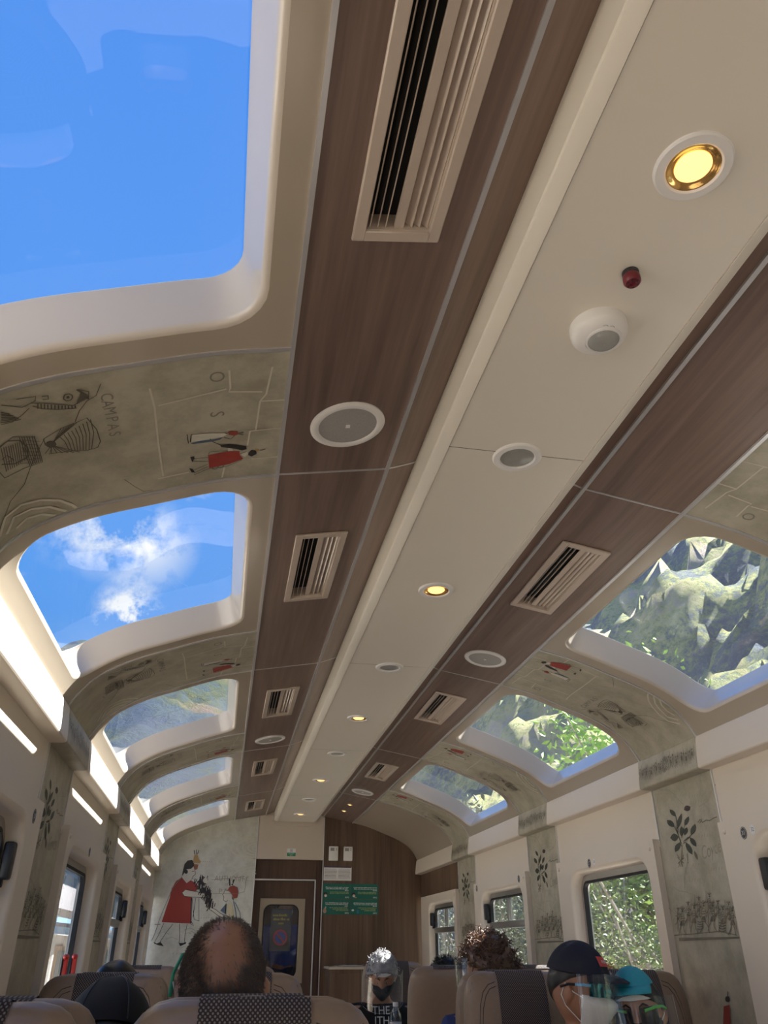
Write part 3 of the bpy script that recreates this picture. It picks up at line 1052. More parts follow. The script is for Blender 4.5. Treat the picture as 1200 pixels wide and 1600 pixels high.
STRIP_PRINT = """
l light 5 41,51 49,147 61,173 66,289
l light 5 128,55 125,117 128,130 58,138
l light 5 273,144 133,119
l light 5 286,79 281,148 282,289 280,438
l light 5 61,173 -9,174
l light 5 66,289 79,292 83,355
l light 5 79,292 3,287 1,497
l light 5 72,418 9,418
l light 5 136,448 141,508
l light 5 293,445 220,443
f red 0 174,379 122,373 101,377 99,397 91,415 124,433 172,441
f pale 0 128,353 118,355 115,394 120,407 127,395
f black 0 83,396 73,376 61,380 60,397 72,407
f tan 0 66,371 57,373 52,382 61,386
l black 3 52,382 40,377
f pale 0 99,391 84,382 79,394 88,407
l black 1.6 174,388 206,385
l black 1.6 174,408 212,394
l black 1.6 175,420 207,436
l black 1.6 174,431 207,451
l black 1.6 208,460 174,443 130,443 94,420
l black 1.6 173,375 170,365 128,369
l black 1.6 99,391 84,381
f black 0 215,374 207,373 205,383 211,398
f black 0 219,423 210,432 206,449 214,446
f black 0 147,339 125,340 107,346 86,357 84,371 95,375 113,364 143,351
f redb 0 129,287 122,284 107,288 104,301 114,307 126,300
l black 3 104,296 94,295
l black 3 104,301 94,305
f slate 0 213,313 190,310 160,312 140,308 146,317 166,321 207,319
f pale 0 209,278 177,283 137,290 130,297 140,306 166,308 210,309
l black 2.2 210,278 177,283 137,291 129,295
l black 2.2 219,273 217,312
l black 2.2 210,279 213,308
l black 2.2 172,290 166,318 146,339
l black 2.2 137,309 122,319 114,307
l light 9 657,459 629,404 589,392 548,407 512,438 489,478 483,513
l light 9 641,469 612,424 573,428 537,450 514,485 506,516
l light 9 618,472 589,457 557,469 536,494 530,515
l ink 2 374,38 387,74 405,86 423,114 436,149
l ink 2 500,181 520,217 545,270 566,319 605,357 631,402 652,435
l ink 2 366,417 347,459 329,491 308,493
l ink 2.5 502,181 464,160 434,152 413,143 400,191 398,238 406,260 427,263 459,251 501,239 493,222 502,203 502,181
l ink 2.2 472,188 465,210 462,247
l ink 2.2 463,184 458,210 457,250
l ink 2.2 455,181 451,210 451,253
l ink 2.2 447,177 443,208 446,255
l ink 2.2 439,171 436,207 441,256
l ink 2.2 431,166 429,205 435,258
l ink 2.2 423,161 422,204 430,260
l ink 2.2 415,156 415,202 424,262
l ink 2.2 407,151 407,201 419,263
f ink 0 482,212 484,217 488,220 492,219 497,216 500,211 501,205 500,199 497,195 493,194 488,196 484,200 482,206
l ink 2.2 491,210 508,234
l ink 2 487,202 465,162
l ink 2.2 491,210 497,239
l ink 2 487,202 459,161
l ink 2.2 491,210 486,244
l ink 2 487,202 454,161
l ink 2.2 491,210 476,249
l ink 2 487,202 449,159
l ink 2.2 491,210 465,255
l ink 2 487,202 444,157
l ink 2.2 491,210 454,260
l ink 2 487,202 439,155
l ink 2.2 491,210 443,263
l ink 2 487,202 434,153
l ink 2.5 582,158 553,140 517,164 516,210 518,261 554,260 596,264 601,232
l ink 2 542,147 543,259
l ink 1.6 540,160 509,186
l ink 2 538,149 540,258
l ink 1.6 543,173 511,198
l ink 2 534,151 536,258
l ink 1.6 546,186 513,209
l ink 2 529,153 532,258
l ink 1.6 548,199 516,221
l ink 2 525,156 529,257
l ink 1.6 551,212 518,233
l ink 2 520,158 525,257
l ink 1.6 554,226 520,245
l ink 2 516,160 521,257
l ink 1.6 557,239 523,258
l ink 2 580,160 588,245
l ink 2 575,161 584,244
l ink 2 571,162 579,244
l ink 2 566,164 575,243
l ink 2 562,164 571,243
l ink 2 558,164 566,242
l ink 2 553,163 562,240
l ink 2 549,163 558,238
l ink 2 545,163 554,235
l ink 2 540,163 549,233
l ink 2 536,162 545,231
l ink 4 581,154 564,147 544,158 535,190 540,224 568,231 591,213
l ink 3 587,198 575,192 567,217 580,214
l ink 2.5 551,32 519,58 502,53 483,62 432,92 401,75 398,56 417,43
l ink 3 429,64 429,67 431,69 432,71 434,73 437,73 439,73 441,72 443,70 444,67 445,65 445,62 444,59 443,56 442,54 440,52 438,52 436,52 433,52 432,54 430,56 429,58 429,61 429,64
f ink 0 434,63 435,65 437,66 439,65 440,63 439,60 438,58 435,58 434,60
l ink 2.5 501,63 486,80 460,94 426,103
l ink 3 491,60 494,76
l ink 3 486,63 488,79
l ink 3 480,66 483,82
l ink 3 475,70 477,84
l ink 3 469,73 471,87
l ink 3 463,77 465,90
l ink 3 457,80 459,93
l ink 3 451,84 453,96
l ink 3 446,86 447,98
l ink 3 440,89 441,99
l ink 3 434,91 435,101
l ink 3 428,93 429,103
l ink 4 419,43 410,53 424,89
l ink 4 417,46 408,57 421,87
l ink 4 415,49 407,61 419,84
l ink 4 413,52 406,65 416,82
l ink 4 410,55 405,68 413,79
l ink 4 408,57 404,72 411,77
l ink 4 405,60 403,76 408,74
l ink 4 403,63 402,80 405,72
l ink 2.5 524,29 509,32 491,36 494,49 514,57
l ink 2.5 481,41 470,43 471,54 481,51
l ink 3 556,52 543,66
l ink 3 557,57 541,71
l ink 3 558,62 538,75
l ink 3 559,67 536,80
l ink 3 560,72 533,84
l ink 3 561,77 531,88
l ink 3 563,82 528,93
l ink 2.5 564,88 544,92 523,80 508,66
"""
STRIP_LETTERS = [('O', 154, 73), ('S', 154, 210), ('B', 153, 496), ('C', 369, 84), ('A', 370, 108), ('M', 368, 134), ('P', 367, 164), ('A', 368, 193), ('S', 368, 220)]

# ------------------------------------------------------------------ shapes of the carriage
WALL = 1.21                  # half the inside width
SEAM0, PITCH = 1.66, 1.595   # ceiling seams run across the carriage every 1.6 m
Y_END, Y_BACK = 7.75, SEAM0 - 3 * PITCH
STRIP = 0.475                # length of the printed strip at the end of every bay
def seam(k): return SEAM0 + PITCH * k

_P = [(0.55, 1.04), (0.70, 1.005), (0.85, 0.952), (0.98, 0.902), (1.08, 0.845), (1.14, 0.785), (1.18, 0.715)]
def _catmull(pts, n=12):
    pts = [Vector((2 * pts[0][0] - pts[1][0], 2 * pts[0][1] - pts[1][1]))] + [Vector(p) for p in pts] + [Vector((2 * pts[-1][0] - pts[-2][0], 2 * pts[-1][1] - pts[-2][1]))]
    out = []
    for i in range(1, len(pts) - 2):
        a, b, c, d = pts[i - 1], pts[i], pts[i + 1], pts[i + 2]
        for j in range(n):
            t = j / n
            out.append(0.5 * ((2 * b) + (c - a) * t + (2 * a - 5 * b + 4 * c - d) * t * t + (3 * b - a - 3 * c + d) * t ** 3))
    out.append(pts[-2])
    return out
_C = _catmull(_P)
_S = [0.0]
for i in range(1, len(_C)):
    _S.append(_S[-1] + (_C[i] - _C[i - 1]).length)
ARC = _S[-1]

def vault(side):
    """map (u across the vault from the wood panel outwards, y along, off into the room) to a point"""
    def f(u, y, off=0.0):
        u = max(0.0, min(ARC, u))
        i = 0
        while i < len(_S) - 2 and _S[i + 1] < u:
            i += 1
        t = (u - _S[i]) / (_S[i + 1] - _S[i])
        p = _C[i].lerp(_C[i + 1], t)
        a, b = _C[max(i - 1, 0)], _C[min(i + 2, len(_C) - 1)]
        d = (b - a).normalized()
        n = Vector((d.y, -d.x))            # points down and inwards
        if n.y > 0: n = -n
        q = p + n * off
        return Vector((side * q.x, y, H + q.y))
    return f

def u_of_x(x):
    for i in range(len(_C) - 1):
        if _C[i].x <= x <= _C[i + 1].x:
            return _S[i] + (_S[i + 1] - _S[i]) * (x - _C[i].x) / (_C[i + 1].x - _C[i].x)
    return ARC

def round_rect(u0, u1, v0, v1, r, nc=6, nu=14, nv=6):
    """points of a rounded rectangle, plus where each goes on the enclosing rectangle"""
    out = []
    cs = [((u1 - r, v0 + r), -90), ((u1 - r, v1 - r), 0), ((u0 + r, v1 - r), 90), ((u0 + r, v0 + r), 180)]
    for i in range(4):
        (cx, cy), a0 = cs[i]
        for j in range(nc + 1):
            a = radians(a0 + 90 * j / nc)
            out.append((cx + r * cos(a), cy + r * sin(a), 'c', i, j / nc))
        (nx, ny), b0 = cs[(i + 1) % 4]
        s = (cx + r * cos(radians(a0 + 90)), cy + r * sin(radians(a0 + 90)))
        t = (nx + r * cos(radians(b0)), ny + r * sin(radians(b0)))
        n = nv if i % 2 == 0 else nu
        for j in range(1, n):
            out.append((s[0] + (t[0] - s[0]) * j / n, s[1] + (t[1] - s[1]) * j / n, 'e', i, j / n))
    return out

def holed_panel(mb, F, rect, hole, r, depth, fillet=0.012, taper=0.015, flange=0.012, mi=0, mi_reveal=None, rings=(0.0, 0.3, 0.6, 0.85), nu=14, nv=6):
    """a panel on the surface F with a rounded opening whose edges run outwards to depth"""
    U0, U1, V0, V1 = rect
    u0, u1, v0, v1 = hole
    def ring(e, off):
        return [F(p[0], p[1], off) for p in round_rect(u0 - e, u1 + e, v0 - e, v1 + e, max(r + e, 0.004), nu=nu, nv=nv)]
    base = round_rect(u0 - fillet, u1 + fillet, v0 - fillet, v1 + fillet, r + fillet, nu=nu, nv=nv)
    cor = [(U1, V0), (U1, V1), (U0, V1), (U0, V0)]
    outer = []
    for (x, y, k, i, t) in base:
        if k == 'e':
            outer.append([(U1, y), (x, V1), (U0, y), (x, V0)][i])
        else:
            c = cor[i]
            pre = [(U1 - r - (U1 - u1), V0), (U1, v1 - r), (u0 + r, V1), (U0, v0 + r)][i]
            post = [(U1, v0 + r), (u1 - r, V1), (U0, v1 - r), (u0 + r, V0)][i]
            if t <= 0.5:
                s = t / 0.5
                outer.append((pre[0] + (c[0] - pre[0]) * s, pre[1] + (c[1] - pre[1]) * s))
            else:
                s = (t - 0.5) / 0.5
                outer.append((c[0] + (post[0] - c[0]) * s, c[1] + (post[1] - c[1]) * s))
    R = [[F(x, y, -flange) for x, y in outer]]
    for s in rings:
        R.append([F(o[0] + (b[0] - o[0]) * s, o[1] + (b[1] - o[1]) * s, 0) for o, b in zip(outer, base)])
    R.append(ring(fillet, 0))
    mb.loft(R, True, mi=mi)
    R2 = []
    for j in range(5):
        a = radians(90 * j / 4)
        R2.append(ring(fillet * (1 - sin(a)), -fillet * (1 - cos(a))))
    for t in (0.35, 0.7, 1.0):
        R2.append(ring(-taper * t, -fillet - (depth - fillet) * t))
    mb.loft(R2, True, mi=mi if mi_reveal is None else mi_reveal)
    return mb

def sheet(mb, F, u0, u1, v0, v1, off, nu=12, nv=6, mi=0, thick=0.0):
    vs = [F(u0 + (u1 - u0) * i / nu, v0 + (v1 - v0) * j / nv, off) for i in range(nu + 1) for j in range(nv + 1)]
    fs = [(i * (nv + 1) + j, i * (nv + 1) + j + 1, (i + 1) * (nv + 1) + j + 1, (i + 1) * (nv + 1) + j) for i in range(nu) for j in range(nv)]
    mb.add(vs, fs, mi)
    if thick > 0:
        b = [(u0 + (u1 - u0) * i / nu, v0) for i in range(nu + 1)] + [(u1, v0 + (v1 - v0) * j / nv) for j in range(1, nv + 1)] + \
            [(u1 - (u1 - u0) * i / nu, v1) for i in range(1, nu + 1)] + [(u0, v1 - (v1 - v0) * j / nv) for j in range(1, nv)]
        mb.loft([[F(x, y, off) for x, y in b], [F(x, y, off - thick) for x, y in b]], True, mi=mi)
    return mb

# ------------------------------------------------------------------ flat print
def ribbon(pts, w):
    pts = [Vector(p) for p in pts]
    L, R = [], []
    for i, p in enumerate(pts):
        d = pts[min(i + 1, len(pts) - 1)] - pts[max(i - 1, 0)]
        if d.length < 1e-9: d = Vector((1, 0))
        d.normalize()
        n = Vector((-d.y, d.x)) * w / 2
        L.append(p + n)
        R.append(p - n)
    return L, R

def print_mesh(name, text, F, mats=None, keys=None, fu=lambda a, b: (a, b), base=0.0008, step=0.000012, wscale=1.0):
    """parse 'f/l colour width x,y ...' lines (millimetres) and lay them on the surface F"""
    mb = MB()
    keys = keys or PRINT_KEYS
    for i, line in enumerate(text.strip().split('\n')):
        k, c, w, *pp = line.split()
        pts = [fu(*[float(v) / 1000 for v in p.split(',')]) for p in pp]
        off = base + step * i
        mi = keys.index(c)
        if k == 'f':
            tris = tessellate_polygon([[Vector((p[0], p[1], 0)) for p in pts]])
            mb.add([F(p[0], p[1], off) for p in pts], [tuple(t) for t in tris], mi)
        else:
            Lp, Rp = ribbon(pts, float(w) / 1000 * wscale)
            n = len(Lp)
            mb.add([F(p.x, p.y, off) for p in Lp] + [F(p.x, p.y, off) for p in Rp], [(j, j + 1, n + j + 1, n + j) for j in range(n - 1)], mi)
    me = mb.mesh(name, None, False)
    for m in (mats or PRINT_MATS):
        me.materials.append(m)
    return me

_text_cache = {}
def text_tris(s, size, align='CENTER', spacing=1.0):
    key = (s, size, align, spacing)
    if key not in _text_cache:
        cu = bpy.data.curves.new('lettering', 'FONT')
        cu.body = s
        cu.size = size
        cu.align_x = align
        cu.align_y = 'CENTER'
        cu.space_line = spacing
        cu.resolution_u = 3
        ob = bpy.data.objects.new('lettering', cu)
        COL.link(ob)
        dg = bpy.context.evaluated_depsgraph_get()
        me = bpy.data.meshes.new_from_object(ob.evaluated_get(dg))
        vs = [v.co.copy() for v in me.vertices]
        fs = [tuple(p.vertices) for p in me.polygons]
        bpy.data.objects.remove(ob)
        bpy.data.curves.remove(cu)
        bpy.data.meshes.remove(me)
        _text_cache[key] = (vs, fs)
    return _text_cache[key]

def add_text(mb, s, size, F, a, b, off, mi=0, rot=0.0, align='CENTER', spacing=1.0, sx=1.0):
    vs, fs = text_tris(s, size, align, spacing)
    c, t = cos(rot), sin(rot)
    mb.add([F(a + v.x * sx * c - v.y * t, b + v.x * sx * t + v.y * c, off) for v in vs], fs, mi)

# ------------------------------------------------------------------ the setting: floor, ceiling, roof windows
mb = MB()
mb.box((0, (Y_END + Y_BACK) / 2, -0.03), (2 * WALL + 0.1, Y_END - Y_BACK + 0.1, 0.06))
tag(mb.build('floor', M['carpet']), kind='structure')

ceiling = struct('ceiling', (0, 0, 0))
SLOPE = atan2(0.05, 0.28)
def wood_z_at(x):
    if abs(x) < 0.27:
        return H + 1.09 + 0.40 * (0.27 - abs(x))      # the inner boards rise into the shadow of the centre panel
    return H + 1.09 - 0.05 * (abs(x) - 0.27) / 0.28

VENT_Y = {(-1, -1): 0.655, (-1, 0): 2.25, (-1, 1): 3.83, (-1, 2): 5.43, (-1, 3): 7.03, (1, 0): 2.19, (1, 1): 3.79, (1, 2): 5.43}
VENT_X, VENT_W, VENT_L = 0.402, 0.155, 0.50
def wood_panel(x0, x1, y0, y1, name, vent=None):
    mb = MB()
    g = 0.002
    side = 1 if x1 > 0 else -1
    a, b = abs(x0) + g, abs(x1) - g
    if vent is None:
        z0, z1 = wood_z_at(a), wood_z_at(b)
        mb.prism([(side * a, z0), (side * b, z1), (side * b, z1 + 0.015), (side * a, z0 + 0.015)], 'y', y0 + g, y1 - g)
    else:
        F = lambda u, v, off=0.0: Vector((side * u, v, wood_z_at(u) - off))
        h = VENT_W / 2 - 0.012
        holed_panel(mb, F, (a, b, y0 + g, y1 - g), (VENT_X - h, VENT_X + h, vent - VENT_L / 2 + 0.012, vent + VENT_L / 2 - 0.012), 0.003, 0.014, 0.001, 0.0, flange=0.014, nu=2, nv=2)
    return mb.build(name, M['wood_y'], ceiling)

windows = 0
def next_window(name='window'):
    global windows
    windows += 1
    return struct('window_%d' % windows)

U_IN, U_OUT = u_of_x(0.622), u_of_x(1.138)
strip_prints = {}
for k in range(-3, 4):
    y0, y1 = seam(k), (seam(k + 1) if k < 3 else Y_END)
    ys = y1 - STRIP if k < 3 else Y_END                # the printed strip starts here
    for side in (-1, 1):
        F = vault(side)
        wood_panel(side * 0.272, side * 0.552, y0, y1, 'wood_panel', VENT_Y.get((side, k)))
        wood_panel(side * 0.16, side * 0.272, y0, y1, 'wood_panel')
        if k == 3 and side == 1:
            mb = MB()
            sheet(mb, F, 0.004, ARC, y0 + 0.003, Y_END, 0, 20, 4, thick=0.012)
            mb.build('vault_panel', M['beige'], ceiling, 40)
        else:
            w = next_window()
            mb = MB()
            hole_far = ys - 0.078 if k < 3 else Y_END - 0.34
            holed_panel(mb, F, (0.004, ARC, y0 + 0.003, ys - 0.003), (U_IN, U_OUT, y0 + 0.07, hole_far), 0.085, 0.10, 0.014, 0.018, mi_reveal=1)
            mb.build('roof_window_frame', [M['beige'], M['reveal']], w, 40)
            mb = MB()
            sheet(mb, F, U_IN - 0.004, U_OUT + 0.004, y0 + 0.066, hole_far + 0.004, -0.098, 16, 4)
            mb.build('glass_pane', M['glass_roof'], w, 60)
        if k < 3:
            mb = MB()
            sheet(mb, F, 0.004, ARC, ys + 0.004, y1 - 0.003, 0, 24, 4, thick=0.012)
            sp = mb.build('printed_strip_panel', M['parch'], ceiling, 40)
            # the drawing: on the far side of the aisle the strip is turned end for end
            if side == -1:
                fu = lambda a, b, ys=ys: (a, ys + 0.006 + min(max(b * 0.925, 0), 0.459))
            else:
                fu = lambda a, b, ys=ys, y1=y1: (a, y1 - 0.006 - min(max(b * 0.925, 0), 0.459))
            me = print_mesh('printed_drawing', STRIP_PRINT, F, fu=fu, wscale=0.8)
            link('printed_drawing', me, sp)
            mb = MB()
            for ch, a, b in STRIP_LETTERS:
                if b > 440: b = 440
                u_, y_ = fu(a / 1000, b / 1000)
                G = (lambda x, y, off, u_=u_, y_=y_, F=F, side=side: F(u_ - y, y_ - side * x, off))
                add_text(mb, ch, 0.034 if a > 300 else 0.044, G, 0, 0, 0.0009, 0)
            mb.build('printed_lettering', PRINT_MATS[PRINT_KEYS.index('grey')], sp, recalc=False)
            for yy in (ys, y1):
                mb = MB()
                n = 18
                rings = []
                for i in range(n + 1):
                    u = ARC * i / n
                    rings.append([F(u, yy - 0.005, -0.004), F(u, yy - 0.005, 0.003), F(u, yy + 0.005, 0.003), F(u, yy + 0.005, -0.004)])
                mb.loft(rings, True, (True, True))
                mb.build('metal_strip', M['metal'], ceiling)
        # metal strips across the wood
        if k > -3:
            mb = MB()
            xs = [0.185, 0.272, 0.552]
            for a, b in zip(xs[:-1], xs[1:]):
                mb.prism([(side * a, wood_z_at(a) - 0.002), (side * b, wood_z_at(b) - 0.002), (side * b, wood_z_at(b) + 0.004), (side * a, wood_z_at(a) + 0.004)], 'y', y0 - 0.003, y0 + 0.003)
            mb.build('metal_strip', M['metal'], ceiling)
for side in (-1, 1):
    for x, w in ((0.272, 0.010), (0.553, 0.009)):
        mb = MB()
        z = wood_z_at(x)
        mb.prism([(side * (x - w / 2), z - 0.005), (side * (x + w / 2), z - 0.0065), (side * (x + w / 2), z + 0.008), (side * (x - w / 2), z + 0.008)], 'y', Y_BACK, Y_END)
        mb.build('metal_strip', M['metal'], ceiling)
mb = MB()
mb.box((0, (Y_END + Y_BACK) / 2, H + 1.16), (0.5, Y_END - Y_BACK, 0.02))
mb.build('roof_backing', M['duct'], ceiling)

# the dropped centre panel that carries the lamps, in sections
HALF = 0.192
def centre_profile(part):
    if part == 'panel':
        return [(-0.1665, H + 1.03), (-0.1665, H + 1.0205), (0.1665, H + 1.0205), (0.1665, H + 1.03)]
    s = -1 if part == 'l' else 1
    return [(s * x, H + z) for x, z in ((HALF + 0.004, 1.135), (HALF + 0.004, 1.034), (HALF + 0.002, 1.0295), (HALF - 0.001, 1.0275), (0.1705, 1.0190), (0.1680, 1.0187), (0.1672, 1.03))]
def centre_section(y0, y1, rounded_end=False):
    for part, nm in (('panel', 'centre_panel'), ('l', 'edge_trim'), ('r', 'edge_trim')):
        prof = centre_profile(part)
        mb = MB()
        R = [[(x, y0 + (0.001 if part == 'panel' else 0.0), z) for x, z in prof]]
        if not rounded_end:
            R.append([(x, y1 - (0.001 if part == 'panel' else 0.0), z) for x, z in prof])
        else:
            R.append([(x, y1 - 0.07, z) for x, z in prof])
            for j in range(1, 7):
                t = radians(90 * j / 6)
                R.append([(x * (1 - 0.16 * (1 - cos(t))), y1 - 0.07 + 0.07 * sin(t), z + (0.03 * (1 - cos(t)) if z < H + 1.08 else 0)) for x, z in prof])
        mb.loft(R, False, caps=(False, rounded_end))
        mb.build(nm, M['centre'], ceiling, 22)
ybs = [Y_BACK, -1.76, -0.165, 1.435, 3.03, 4.62, 6.21, Y_END - 0.06]
for a, b in zip(ybs[:-1], ybs[1:]):
    centre_section(a, b, b == ybs[-1])
mb = MB()
mb.prism([(-0.205, H + 1.09), (-0.205, H + 1.03), (-0.18, H + 1.005), (-0.13, H + 0.995), (0.13, H + 0.995), (0.18, H + 1.005), (0.205, H + 1.03), (0.205, H + 1.09)], 'y', Y_END - 0.02, Y_END)
mb.build('panel_end_rim', M['beige_wall'], ceiling)

# ------------------------------------------------------------------ side walls
wall = {-1: struct('wall_left'), 1: struct('wall_right')}
PEL = [(1.168, 0.719), (1.165, 0.706), (1.156, 0.630), (1.1545, 0.612), (1.1550, 0.606), (1.1580, 0.602), (1.1640, 0.6005), (1.215, 0.598), (1.215, 0.735), (1.190, 0.735)]
pel_mesh = {}
def wall_map(side, x=WALL):
    """a runs to the reader's right as seen from inside, b is the height above the camera level"""
    def f(y0):
        def g(a, b, off=0.0):
            return Vector((side * (x - off), y0 - side * a, H + b))
        return g
    return f

def pelmet_map(side):
    def f(y0):
        def g(a, b, off=0.0):           # b: 0 at the bottom, 1 at the top of the sloping face
            x = 1.1530 + (1.1650 - 1.1530) * b - off
            return Vector((side * x, y0 - side * a, H + 0.620 + 0.088 * b))
        return g
    return f

def pelmet_drawing(side, y_read):
    G = pelmet_map(side)(y_read)
    r2 = random.Random(11)
    lines = []
    for i in range(22):
        x = 18 + i * 20.5 + r2.uniform(-5, 5)
        if abs(x - 235) < 30: continue
        h = r2.uniform(480, 760)
        b = r2.uniform(30, 240)
        q = lambda v: r2.uniform(-v, v)
        lines.append('l stem 2 %d,%d %d,%d %d,%d' % (x - 8 + q(4), b, x - 6 + q(3), b + h * 0.2, x - 2, b + h * 0.4))
        lines.append('l stem 2 %d,%d %d,%d %d,%d' % (x + 8 + q(4), b, x + 2 + q(3), b + h * 0.2, x + 2, b + h * 0.4))
        if i % 2: lines.append('f stem 0 %d,%d %d,%d %d,%d %d,%d' % (x - 6 + q(2), b + h * .35, x + 6 + q(2), b + h * .33, x + 4, b + h * .62, x - 4, b + h * .66))
        else: lines.append('l ink 1.8 %d,%d %d,%d %d,%d %d,%d' % (x - 5, b + h * .38, x - 4 + q(2), b + h * .66, x + 4, b + h * .68, x + 5, b + h * .38))
        lines.append('f ink 0 %d,%d %d,%d %d,%d %d,%d' % (x - 3, b + h * .72, x + 3, b + h * .73, x + 3, b + h * .86, x - 3, b + h * .85))
        lines.append('l stem 1.6 %d,%d %d,%d' % (x + 9 + q(3), b + h * .2, x + 10 + q(6), b + h * 1.08))
        lines.append('l stem 1.8 %d,%d %d,%d %d,%d' % (x - 4, b + h * .6, x - 11 + q(3), b + h * .5, x - 10 + q(4), b + h * .85))
        lines.append('l faint 2 %d,%d %d,%d' % (x - 10, b + h * r2.random(), x + 10, b + h * r2.random()))
    for i in range(18):
        a = 2 * pi * i / 18
        lines.append('l ink 3.5 %d,%d %d,%d' % (235 + 16 * cos(a), 500 + 170 * sin(a), 235 + 29 * cos(a + 0.1), 500 + 370 * sin(a + 0.1)))
    pts = ' '.join('%d,%d' % (235 + 15 * cos(2 * pi * i / 16), 500 + 155 * sin(2 * pi * i / 16)) for i in range(17))
    lines.append('l ink 3 ' + pts)
    for i in range(3):
        lines.append('l ink 2 %d,%d %d,%d' % (225 + i * 8, 430 + i * 30, 229 + i * 8, 560))
    return print_mesh('printed_drawing', '\n'.join(lines), G, base=0.0008, step=0.000008)

def pillar_print(side, y_read):
    G = wall_map(side)(y_read)
    return print_mesh('printed_drawing', PILLAR_PRINT, G, fu=lambda a, b: (a, b), base=0.001, step=0.000008)

